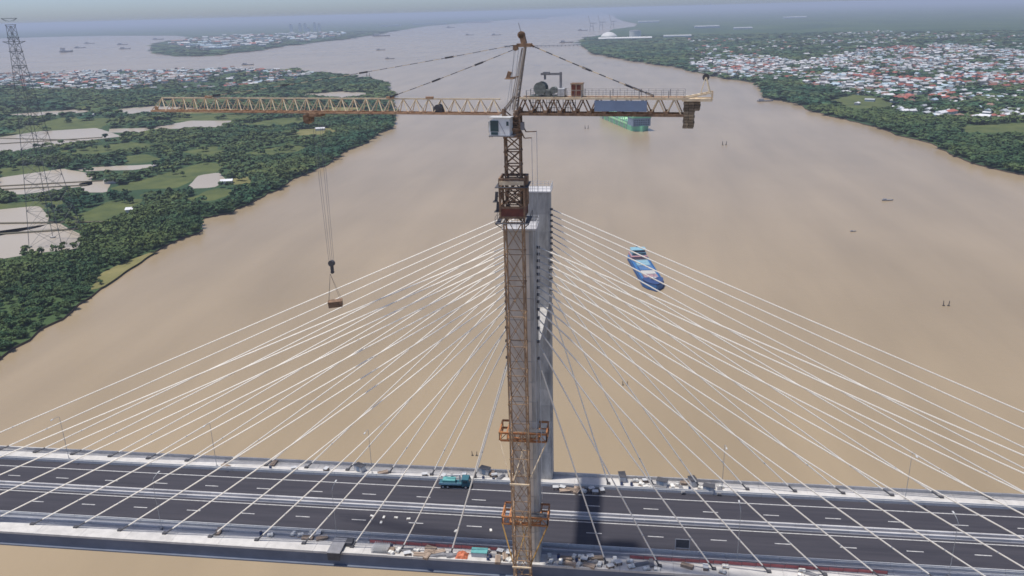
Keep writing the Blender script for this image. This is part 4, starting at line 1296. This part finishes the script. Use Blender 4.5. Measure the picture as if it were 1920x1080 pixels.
# port on the right bank: storage tanks, long sheds, jetty, cranes
t = thing("domed_store", "white domed storage building at the port on the right bank", "storage dome", (-55, 4950, LAND))
MB().lathe((-55, 4950, LAND), [(48, 0), (48, 10)], 28).build("drum_wall", M_TANK, t)
MB().lathe((-55, 4950, LAND + 10.01), [(49, 0), (42, 9), (30, 17), (15, 23), (0.5, 26)], 28).build("dome", M_TANK, t)
t = thing("storage_tank", "tall white cylindrical tank right of the domed store", "tank", (100, 4900, LAND))
MB().lathe((100, 4900, LAND), [(34, 0), (34, 40)], 28).build("tank_wall", M_TANK, t)
MB().lathe((100, 4900, LAND + 40.01), [(34.6, 0), (34, 1.5), (4, 5)], 28).build("tank_roof", M_GREYS, t)
for i, (x, y, L, W_, H, lab) in enumerate(((40, 4560, 290, 40, 11, "long low white shed in front of the domed store"), (330, 4650, 150, 40, 14, "white shed right of the storage tank"), (700, 6800, 190, 80, 13, "white depot building behind the storage tank"), (330, 9800, 240, 90, 14, "white building on the wooded point beyond the port"), (2100, 10500, 260, 120, 12, "long pale factory roof far over the right bank forest"), (2300, 4300, 180, 40, 10, "long pale shed far right behind the town"), (900, 6200, 130, 50, 9, "narrow pale shed in the forest right of the depot"))):
    t = thing("storage_shed", lab, "shed", (x, y, LAND), "industrial sheds on the right bank")
    MB().box(x - L / 2, x + L / 2, y - W_ / 2, y + W_ / 2, LAND, LAND + H).build("wall", M_TANK if i == 0 else M_WALLS[2], t)
    MB().add([(x - L / 2 - 2, y - W_ / 2 - 2, LAND + H + .05), (x + L / 2 + 2, y - W_ / 2 - 2, LAND + H + .05), (x + L / 2 + 2, y, LAND + H + 6), (x - L / 2 - 2, y, LAND + H + 6), (x - L / 2 - 2, y + W_ / 2 + 2, LAND + H + .05), (x + L / 2 + 2, y + W_ / 2 + 2, LAND + H + .05)], [(0, 1, 2, 3), (3, 2, 5, 4), (0, 3, 4), (1, 5, 2)]).build("roof", M_TANK if i == 0 else M_ROOFS[1], t)
t = thing("jetty", "long thin dark jetty reaching into the river from the port", "jetty", (-330, 4000, WATER))
MB().box(-560, -175, 3996, 4008, WATER + 3.5, WATER + 5).build("jetty_deck", M_DARK, t)
for k in range(20):
    MB().box(-555 + k * 20, -552 + k * 20, 3998, 4006, WATER - 1, WATER + 3.49).build("pile", M_DARK, t)
MB().box(-560, -480, 4009, 4030, WATER + 3.4, WATER + 6).build("jetty_head", M_DARK, t)
for i, (x, y, lab) in enumerate(((-215, 6600, "left one of the hazy quay cranes at the port"), (-150, 7000, "middle one of the hazy quay cranes at the port"), (-60, 7300, "right one of the hazy quay cranes at the port"))):
    t = thing("quay_crane", lab, "crane", (x, y, WATER), "quay cranes at the port")
    q = MB()
    for a in (-14, 14):
        for b in (-10, 10):
            q.beam((x + a, y + b, WATER), (x + a * 0.7, y + b, WATER + 62), 3.0)
    q.beam((x - 11, y, WATER + 40), (x + 11, y, WATER + 40), 3.0)
    q.build("portal", M_GREYS, t)
    MB().beam((x - 12, y, WATER + 62), (x + 40, y, WATER + 62), 3.5).build("gantry", M_GREYS, t)
    MB().beam((x - 12, y, WATER + 62), (x - 28, y, WATER + 118), 3.0).build("boom", M_GREYS, t)
# far towers and sheds on the peninsula
rng = random.Random(21)
for i, (x, y, hh) in enumerate(((-3760, 9200, 190), (-3690, 9300, 210), (-3610, 9250, 200), (-3530, 9350, 215), (-3450, 9280, 185), (-3210, 8300, 120))):
    t = thing("apartment_tower", "hazy grey high-rise block on the far peninsula, number %s from the left in its row" % ("one", "two", "three", "four", "five", "six")[i], "tower block", (x, y, LAND), "high-rise blocks on the far peninsula")
    hh *= 0.42
    MB().box(x - 14, x + 14, y - 12, y + 12, LAND, LAND + hh).build("tower_wall", M_WALLS[2], t)
    MB().box(x - 8, x + 8, y - 7, y + 7, LAND + hh + .02, LAND + hh + 9).build("roof_plant", M_GREYS, t)
for i, (x, y, L) in enumerate(((-2900, 12600, 520), (-2300, 13500, 420), (-2600, 15000, 600), (-1900, 17500, 800), (-3300, 11800, 300), (-2050, 21000, 900), (-2750, 6100, 160), (-2450, 4700, 130), (-2250, 4350, 120), (-2700, 5000, 150))):
    t = thing("far_warehouse", "pale hazy warehouse roof along the far left bank, %s from the near end" % ("fifth", "sixth", "seventh", "eighth", "ninth", "tenth", "fourth", "second", "first", "third")[i], "warehouse", (x, y, LAND), "warehouses on the far bank")
    MB().box(x - L / 2, x + L / 2, y - 45, y + 45, LAND, LAND + 14 + L * 0.012).build("wall", M_TANK, t)
    MB().prism([(x - L / 2 - 4, y - 50), (x + L / 2 + 4, y - 50), (x + L / 2 + 4, y + 50), (x - L / 2 - 4, y + 50)], LAND + 14.1 + L * 0.012, LAND + 17 + L * 0.012).build("roof", M_ROOFS[3], t)

# ------------------------------------------------------------------ vegetation
nrg = np.random.default_rng(7)
def in_poly(x, y, poly):
    r = np.zeros(len(x), bool)
    n = len(poly)
    for i in range(n):
        x0, y0 = poly[i]
        x1, y1 = poly[(i + 1) % n]
        c = ((y0 > y) != (y1 > y)) & (x < (x1 - x0) * (y - y0) / (y1 - y0 + 1e-12) + x0)
        r ^= c
    return r
TOWN_L = [(-2153, 2525), (-1645, 1887), (-1282, 1808), (-971, 1820), (-867, 2054), (-926, 2337), (-1221, 2568), (-1541, 2616), (-1793, 2597)]
TOWN_R1 = [(221, 2533), (232, 2148), (287, 1911), (337, 1800), (502, 1840), (569, 1828), (681, 2244), (551, 2440), (453, 2845)]
TOWN_R2 = [(542, 2394), (896, 3041), (1249, 3318), (1337, 2578), (760, 1120), (519, 1130), (450, 1200), (470, 1340), (412, 1574), (420, 1715)]
TOWN_R3 = [(369, 4385), (948, 4424), (1479, 4986), (1957, 3638), (1537, 2578), (551, 2440), (263, 2748)]
def value_noise(x, y, s, seed):
    xs, ys = x / s, y / s
    xi, yi = np.floor(xs).astype(np.int64), np.floor(ys).astype(np.int64)
    fx, fy = xs - xi, ys - yi
    fx, fy = fx * fx * (3 - 2 * fx), fy * fy * (3 - 2 * fy)
    def h(a, b):
        q = (a * 374761393 + b * 668265263 + seed * 1442695041) & 0xffffffff
        q = ((q ^ (q >> 13)) * 1274126177) & 0xffffffff
        return (q & 0xffff) / 65535.0
    return (h(xi, yi) * (1 - fx) + h(xi + 1, yi) * fx) * (1 - fy) + (h(xi, yi + 1) * (1 - fx) + h(xi + 1, yi + 1) * fx) * fy

CX, CY = CAM.x, CAM.y
def view_ok(x, y):
    """keep what stands within the picture's field or a little beside it"""
    a = np.degrees(np.arctan2(x - CX, y - CY)) + 7.83
    return (np.abs(a) < 39) & (y > 60)
def scatter(poly, k, dmin, dmax, smin):
    """jittered trees whose spacing grows with the distance from the picture's place"""
    X, Y, S = [], [], []
    d = dmin
    while d < dmax:
        s = max(smin, k * d)
        th = np.arange(math.radians(-50), math.radians(36), s / d)
        rr = d + nrg.uniform(-0.5, 0.5, len(th)) * s
        tt = th + nrg.uniform(-0.5, 0.5, len(th)) * s / d
        X.append(CX + rr * np.sin(tt)); Y.append(CY + rr * np.cos(tt)); S.append(np.full(len(th), s))
        d += s
    X, Y, S = map(np.concatenate, (X, Y, S))
    ok = in_poly(X, Y, poly) & view_ok(X, Y)
    return X[ok], Y[ok], S[ok]
def open_ground(x, y):
    r = np.zeros(len(x), bool)
    dx, dy = x - CX, y - CY
    d = np.hypot(dx, dy)
    for k in (0.0, 9.0, 18.0, 27.0):           # low ground also on the near side of each plot
        for p in PONDS + FIELDS + DRY:
            r |= in_poly(x + dx / d * k * np.clip(d / 700, 0.6, 1.6), y + dy / d * k * np.clip(d / 700, 0.6, 1.6), p)
    return r

def shrink(poly, x, y, d):
    """drop points that stand closer than d to the shoreline"""
    ok = np.ones(len(x), bool)
    for (x0, y0), (x1, y1) in zip(poly[:-1], poly[1:]):
        L2 = (x1 - x0) ** 2 + (y1 - y0) ** 2 + 1e-9
        if max(abs(x0), abs(x1)) > 3000:
            continue
        t = np.clip(((x - x0) * (x1 - x0) + (y - y0) * (y1 - y0)) / L2, 0, 1)
        ok &= (x - x0 - t * (x1 - x0)) ** 2 + (y - y0 - t * (y1 - y0)) ** 2 > d * d
    return ok

def crown_mesh(nleaf, size, seed, lobes=7, h0=0.30):
    """unit crown (radius 1, height 2 from 0): leaf clumps gathered in lobes"""
    r = np.random.default_rng(seed)
    lc = []
    for i in range(lobes):
        a = r.uniform(0, 2 * math.pi)
        q = r.uniform(0.15, 0.62)
        lc.append((q * math.cos(a), q * math.sin(a), r.uniform(0.75, 1.5), r.uniform(0.36, 0.56)))
    lc.append((0, 0, 1.45, 0.55))
    vs = np.zeros((nleaf * 4, 3))
    for i in range(nleaf):
        cx, cy, cz, cr = lc[r.integers(len(lc))]
        d = r.normal(size=3)
        d /= np.linalg.norm(d) + 1e-9
        if d[2] < -0.3: d[2] *= -0.5
        c = np.array([cx, cy, cz]) + d * cr * r.uniform(0.7, 1.05) * np.array([1, 1, 0.85])
        c[2] = max(c[2], 0.12)
        nrm = d + r.normal(size=3) * 0.45 + np.array([0, 0, 0.25])
        nrm /= np.linalg.norm(nrm)
        t = np.cross(nrm, r.normal(size=3)); t /= np.linalg.norm(t) + 1e-9
        b = np.cross(nrm, t)
        s = size * r.uniform(0.65, 1.3)
        for k, (u, w) in enumerate(((-1, -0.6), (0.9, -0.8), (1.0, 0.7), (-0.7, 0.9))):
            vs[i * 4 + k] = c + (t * u + b * w) * s * 0.5
    return vs
def mesh_from_np(name, vs, m, tint=None):
    nq = len(vs) // 4
    me = bpy.data.meshes.new(name)
    me.vertices.add(len(vs))
    me.vertices.foreach_set("co", vs.astype(np.float32).ravel())
    me.loops.add(nq * 4)
    me.loops.foreach_set("vertex_index", np.arange(nq * 4, dtype=np.int32))
    me.polygons.add(nq)
    me.polygons.foreach_set("loop_start", np.arange(0, nq * 4, 4, dtype=np.int32))
    me.materials.append(m)
    if tint is not None:
        at = me.attributes.new("tint", 'FLOAT', 'POINT')
        at.data.foreach_set("value", tint.astype(np.float32))
    me.update(calc_edges=True)
    return me

def stuff_trees(name, x, y, s, variants, m, label, hs=(1.5, 2.4), rs=0.78, z0=LAND):
    out, tin = [], []
    which = nrg.integers(len(variants), size=len(x))
    for v in range(len(variants)):
        idx = np.nonzero(which == v)[0]
        base = variants[v]
        a = nrg.uniform(0, 2 * math.pi, len(idx))
        rad = s[idx] * rs * np.exp(nrg.normal(0, 0.24, len(idx)))
        hh = np.clip(rad * nrg.uniform(*hs, len(idx)), 2.8, 8.0) / 2
        ca, sa = np.cos(a), np.sin(a)
        P = np.empty((len(idx), len(base), 3))
        P[:, :, 0] = x[idx, None] + rad[:, None] * (base[None, :, 0] * ca[:, None] - base[None, :, 1] * sa[:, None])
        P[:, :, 1] = y[idx, None] + rad[:, None] * (base[None, :, 0] * sa[:, None] + base[None, :, 1] * ca[:, None])
        P[:, :, 2] = z0 + hh[:, None] * base[None, :, 2]
        out.append(P.reshape(-1, 3))
        n = value_noise(x[idx], y[idx], 70.0, 3) * 0.9 + value_noise(x[idx], y[idx], 25.0, 5) * 0.3 + nrg.uniform(0, 1, len(idx)) ** 2 * 0.4
        tin.append(np.repeat(np.clip(n - 0.40, 0, 1) * 0.95, len(base)))
    vs = np.concatenate(out)
    o = obj(name, mesh_from_np(name, vs, m, np.concatenate(tin)))
    return tag(o, label, kind="stuff")

# left bank
x, y, s = scatter(LEFT_POLY, 0.0066, 330, 2900, 3.9)
wet = np.zeros(len(x), bool)
for p in PONDS:
    wet |= in_poly(x, y, p)
ok = ~open_ground(x, y) | ((nrg.uniform(size=len(x)) < 0.045) & ~wet)
t = in_poly(x, y, TOWN_L)
ok &= ~t | (nrg.uniform(size=len(x)) < 0.16)
ok &= shrink(LEFT_POLY, x, y, 0.8)
# glades with thin cover between the thickets
gl = value_noise(x, y, 120.0, 9)
dist = np.hypot(x - CX, y - CY)
ok &= ~((gl > 0.66) & (nrg.uniform(size=len(x)) < 0.6) & (dist > 430))
x, y, s, dist = x[ok], y[ok], s[ok], dist[ok]
x = x + nrg.uniform(-0.35, 0.35, len(x)) * s
y = y + nrg.uniform(-0.35, 0.35, len(x)) * s
o = np.argsort(dist)
near, rest = o[:300], o[300:]
CROWN_N = [mesh_from_np("crown", crown_mesh(300, 0.27, 40 + i, 9), M_LEAF, np.full(1200, 0.14 * i)) for i in range(4)]
tb = MB()
tb.tube([(0, 0, -0.05), (0.03, 0.02, 0.5), (0, 0.05, 1.0)], 0.06, 6, r2=0.03)
for k in range(4):
    a = k * 1.7
    tb.tube([(0.02, 0.02, 0.45 + 0.1 * k), (0.45 * math.cos(a), 0.45 * math.sin(a), 1.0 + 0.08 * k)], 0.03, 5, r2=0.012)
TRUNK = tb.mesh("trunk", M_BARK)
for i in near:
    t = thing("mangrove_tree", "bushy dark green mangrove tree in the thicket along the left river bank", "tree", (x[i], y[i], LAND), "mangrove trees on the left bank", nrg.uniform(0, 6.28))
    rad = s[i] * 0.75 * nrg.uniform(0.65, 1.45)
    t.scale = (rad, rad, min(3.6, max(1.6, rad * nrg.uniform(0.6, 1.0))))
    for nm, me in (("trunk", TRUNK), ("crown", CROWN_N[nrg.integers(4)])):
        c = bpy.data.objects.new(nm, me)
        COL.objects.link(c)
        c.parent = t
V_MID = [crown_mesh(110, 0.34, 60 + i) for i in range(5)]
V_FAR = [crown_mesh(34, 0.66, 80 + i, 5) for i in range(5)]
V_VF = [crown_mesh(16, 0.95, 90 + i, 4) for i in range(5)]
m1 = rest[dist[rest] < 800]
m2 = rest[(dist[rest] >= 800) & (dist[rest] < 1500)]
m3 = rest[dist[rest] >= 1500]
stuff_trees("left_bank_thicket", x[m1], y[m1], s[m1], V_MID, M_LEAF, "dense green mangrove thicket behind the left shore")
stuff_trees("left_bank_woodland", x[m2], y[m2], s[m2], V_FAR, M_LEAFF, "green woodland between ponds farther up the left bank")
stuff_trees("left_cape_woodland", x[m3], y[m3], s[m3], V_VF, M_LEAFF, "hazy woodland of the left cape and around its town")

# right bank
x, y, s = scatter(RIGHT_POLY, 0.0078, 700, 5200, 5.0)
dist = np.hypot(x - CX, y - CY)
ok = ~open_ground(x, y) & shrink(RIGHT_POLY, x, y, 2.0)
u = nrg.uniform(size=len(x))
for tn, keep in ((TOWN_R1, 0.14), (TOWN_R2, 0.22), (TOWN_R3, 0.6)):
    t = in_poly(x, y, tn)
    ok &= ~t | (u < keep + 0.6 * (value_noise(x, y, 140.0, 6) > 0.60))
x, y, s, dist = x[ok], y[ok], s[ok], dist[ok]
m1, m2 = dist < 1500, dist >= 1500
stuff_trees("right_bank_thicket", x[m1], y[m1], s[m1], V_FAR, M_LEAF, "green thicket along the right shore")
stuff_trees("right_bank_woodland", x[m2], y[m2], s[m2], V_VF, M_LEAFF, "hazy green woodland around the right bank town")
# far bank
x, y, s = scatter(FAR_POLY, 0.011, 4000, 9000, 20.0)
ok = nrg.uniform(size=len(x)) < 0.6
stuff_trees("far_bank_woodland", x[ok], y[ok], s[ok], V_VF, M_LEAFF, "hazy woodland on the far bank")

# ------------------------------------------------------------------ houses
hrg = random.Random(33)
def house_mesh(L, W, H, R, wall, roof, hip=False):
    w = MB().box(-L / 2, L / 2, -W / 2, W / 2, 0, H).mesh("wall", wall)
    e = 0.6
    i = L * 0.22 if hip else 0.0
    vs = [(-L / 2 - e, -W / 2 - e, H + .02), (L / 2 + e, -W / 2 - e, H + .02), (L / 2 + e, W / 2 + e, H + .02), (-L / 2 - e, W / 2 + e, H + .02), (-L / 2 - e + i, 0, H + R), (L / 2 + e - i, 0, H + R)]
    r = MB().add(vs, [(0, 1, 5, 4), (2, 3, 4, 5), (0, 4, 3), (1, 2, 5), (3, 2, 1, 0)]).mesh("roof", roof)
    return w, r
def street_angle(x, y):
    """each quarter of a town lines up with its own streets"""
    return 1.3 * float(value_noise(np.array([math.floor(x / 160) * 160.0]), np.array([math.floor(y / 200) * 200.0]), 170.0, 12)[0])
KINDS = []
for ri, rname in enumerate(("white metal", "grey metal", "rust-red", "pale blue metal", "brown tiled")):
    for wi, wname in enumerate(("white", "cream", "pale blue")):
        L, W, H = (14, 8.5, 4.2) if wi == 0 else ((10, 7, 6.5) if wi == 1 else (18, 9, 3.8))
        KINDS.append((house_mesh(L, W, H, 2.2 if ri < 4 else 2.8, M_WALLS[wi], M_ROOFS[ri], ri in (2, 4)), ri, wi, rname, wname, (L, W, H)))
def town_points(poly, n, seed, clump=70.0):
    r = np.random.default_rng(seed)
    xs, ys = [p[0] for p in poly], [p[1] for p in poly]
    X, Y = r.uniform(min(xs), max(xs), n * 6), r.uniform(min(ys), max(ys), n * 6)
    # rows along lanes: snap to a loose grid
    X = X * 0.7 + 0.3 * np.round(X / 17) * 17 + r.uniform(-4, 4, len(X))
    Y = Y * 0.7 + 0.3 * np.round(Y / 21) * 21 + r.uniform(-4, 4, len(Y))
    ok = in_poly(X, Y, poly) & (value_noise(X, Y, clump, seed) > r.uniform(0.15, 0.70, len(X))) & ~open_ground(X, Y) & ((value_noise(X, Y, 140.0, 6) < 0.66) | (r.uniform(size=len(X)) < 0.25))
    X, Y = X[ok], Y[ok]
    keep, cell = [], {}
    for i in range(len(X)):
        k = (int(X[i] // 13), int(Y[i] // 13))
        if k not in cell:
            cell[k] = 1
            keep.append(i)
        if len(keep) >= n:
            break
    return X[keep], Y[keep]
pts = []
for poly, n, seed in ((TOWN_R1, 1000, 1), (TOWN_R2, 3000, 2), (TOWN_R3, 700, 3)):
    X, Y = town_points(poly, n, seed, 70 if seed < 3 else 260)
    pts += [(x, y) for x, y in zip(X, Y)]
pts += [(428.0, 1345.0), (462.0, 1392.0)]
pa = np.array(pts)
sh = shrink(RIGHT_POLY, pa[:, 0], pa[:, 1], 9.0)
pts = sorted([p for p, k in zip(pts, sh) if k], key=lambda p: math.hypot(p[0] - CX, p[1] - CY))
RED = ((300, 2230, 60), (640, 1880, 90), (700, 1750, 70), (830, 1830, 60), (880, 1600, 120), (570, 1420, 60), (1000, 3100, 150), (520, 2000, 60), (980, 1540, 80))
def pick(x, y, wts=(0.36, 0.34, 0.18, 0.12)):
    red = any(math.hypot(x - a, y - b) < c for a, b, c in RED)
    u = hrg.random()
    ri = 2 if (u < 0.62 if red else u < 0.08) else hrg.choices((0, 1, 3, 4), wts)[0]
    return ri * 3 + hrg.choices((0, 1, 2), (0.5, 0.28, 0.22))[0]
def place(x, y, kd):
    (wm, rm), ri, wi, rn, wn_, dim = KINDS[kd]
    t = thing("town_house", "small %s house with a %s roof in the right bank town" % (wn_, rn), "house", (x, y, LAND), "houses of the right bank town", street_angle(x, y) + hrg.choice((0, 0, math.pi / 2)) + hrg.uniform(-0.07, 0.07))
    k = hrg.uniform(0.8, 1.25)
    t.scale = (k * hrg.uniform(0.85, 1.2), k, k * hrg.uniform(0.7, 1.15))
    for nm, me in (("wall", wm), ("roof", rm)):
        c = bpy.data.objects.new(nm, me)
        COL.objects.link(c)
        c.parent = t
for x, y in pts[:300]:
    place(x, y, pick(x, y))
def house_mass(name, pts, label, big=1.0, wts=(0.36, 0.34, 0.18, 0.12)):
    mats = M_WALLS + M_ROOFS
    mb = MB()
    for x, y in pts:
        kd = pick(x, y, wts)
        (wm, rm), ri, wi, rn, wn_, (L, W, H) = KINDS[kd]
        a = street_angle(x, y) + hrg.choice((0, 0, math.pi / 2)) + hrg.uniform(-0.07, 0.07)
        k = hrg.uniform(0.8, 1.3) * big
        L, W, H, R_ = L * k, W * k, H * k * hrg.uniform(0.85, 1.5), 2.2 * k
        ca, sa = math.cos(a), math.sin(a)
        g = lambda u, v, z: (x + u * ca - v * sa, y + u * sa + v * ca, LAND + z)
        mb.add([g(-L/2, -W/2, 0), g(L/2, -W/2, 0), g(L/2, W/2, 0), g(-L/2, W/2, 0), g(-L/2, -W/2, H), g(L/2, -W/2, H), g(L/2, W/2, H), g(-L/2, W/2, H)], [(0, 1, 5, 4), (1, 2, 6, 5), (2, 3, 7, 6), (3, 0, 4, 7)], wi)
        e = 0.6 * k
        mb.add([g(-L/2-e, -W/2-e, H+.02), g(L/2+e, -W/2-e, H+.02), g(L/2+e, W/2+e, H+.02), g(-L/2-e, W/2+e, H+.02), g(-L/2-e, 0, H+R_), g(L/2+e, 0, H+R_)], [(0, 1, 5, 4), (2, 3, 4, 5), (0, 4, 3), (1, 2, 5)], 3 + ri)
    return tag(mb.build(name, mats), label, kind="stuff")
house_mass("right_bank_town_mass", pts[300:], "crowded far roofs of the right bank town")
X, Y = town_points(TOWN_L, 1100, 7, 150)
house_mass("left_cape_town_mass", [(x, y) for x, y in zip(X, Y) if True], "crowded hazy roofs of the left cape town", 1.0, (0.10, 0.5, 0.16, 0.24))
pen = [(-3305, 5583), (-3429, 6031), (-3943, 7892), (-2550, 8117), (-2237, 6172), (-2168, 5369), (-2105, 4255), (-2372, 4265)]
X, Y = town_points(pen, 260, 9, 200)
house_mass("peninsula_town_mass", list(zip(X, Y)), "hazy roofs and sheds of the far peninsula", 2.4, (0.12, 0.5, 0.16, 0.22))
# farm buildings among the left bank trees
for i, (x, y, L, W_, lab) in enumerate(((-428, 538, 22, 9, "long white shed roof among the trees beside the meadow"), (-447, 1075, 14, 8, "small white farm shed beside the dry field on the left bank"), (-540, 668, 12, 7, "small white hut between two ponds on the left bank"), (-404, 668, 12, 8, "white hut beside the pale pond near the shore"), (-985, 1290, 20, 10, "pale farm shed far left among the meadows"), (-1015, 1010, 16, 8, "small pale hut at the edge of the far left field"))):
    t = thing("farm_shed", lab, "shed", (x, y, LAND), "farm sheds on the left bank", 0.3)
    wm, rm = house_mesh(L, W_, 3.2, 1.5, M_WALLS[0], M_ROOFS[0])
    for nm, me in (("wall", wm), ("roof", rm)):
        c = bpy.data.objects.new(nm, me)
        COL.objects.link(c)
        c.parent = t

# ------------------------------------------------------------------ haze
hz = MB().box(-70000, 70000, -2900, 70000, WATER - 4, 124.0).build("haze", [])
hm = bpy.data.materials.new("air_haze")
hm.use_nodes = True
nt = hm.node_tree
nt.nodes.clear()
pv = nt.nodes.new("ShaderNodeVolumePrincipled")
pv.inputs["Color"].default_value = (0.70, 0.80, 1.0, 1)
pv.inputs["Density"].default_value = HAZE_DENSITY
pv.inputs["Anisotropy"].default_value = 0.1
ou = nt.nodes.new("ShaderNodeOutputMaterial")
nt.links.new(pv.outputs[0], ou.inputs["Volume"])
hz.data.materials.append(hm)
tag(hz, "pale bluish air haze over the whole river plain", kind="stuff")
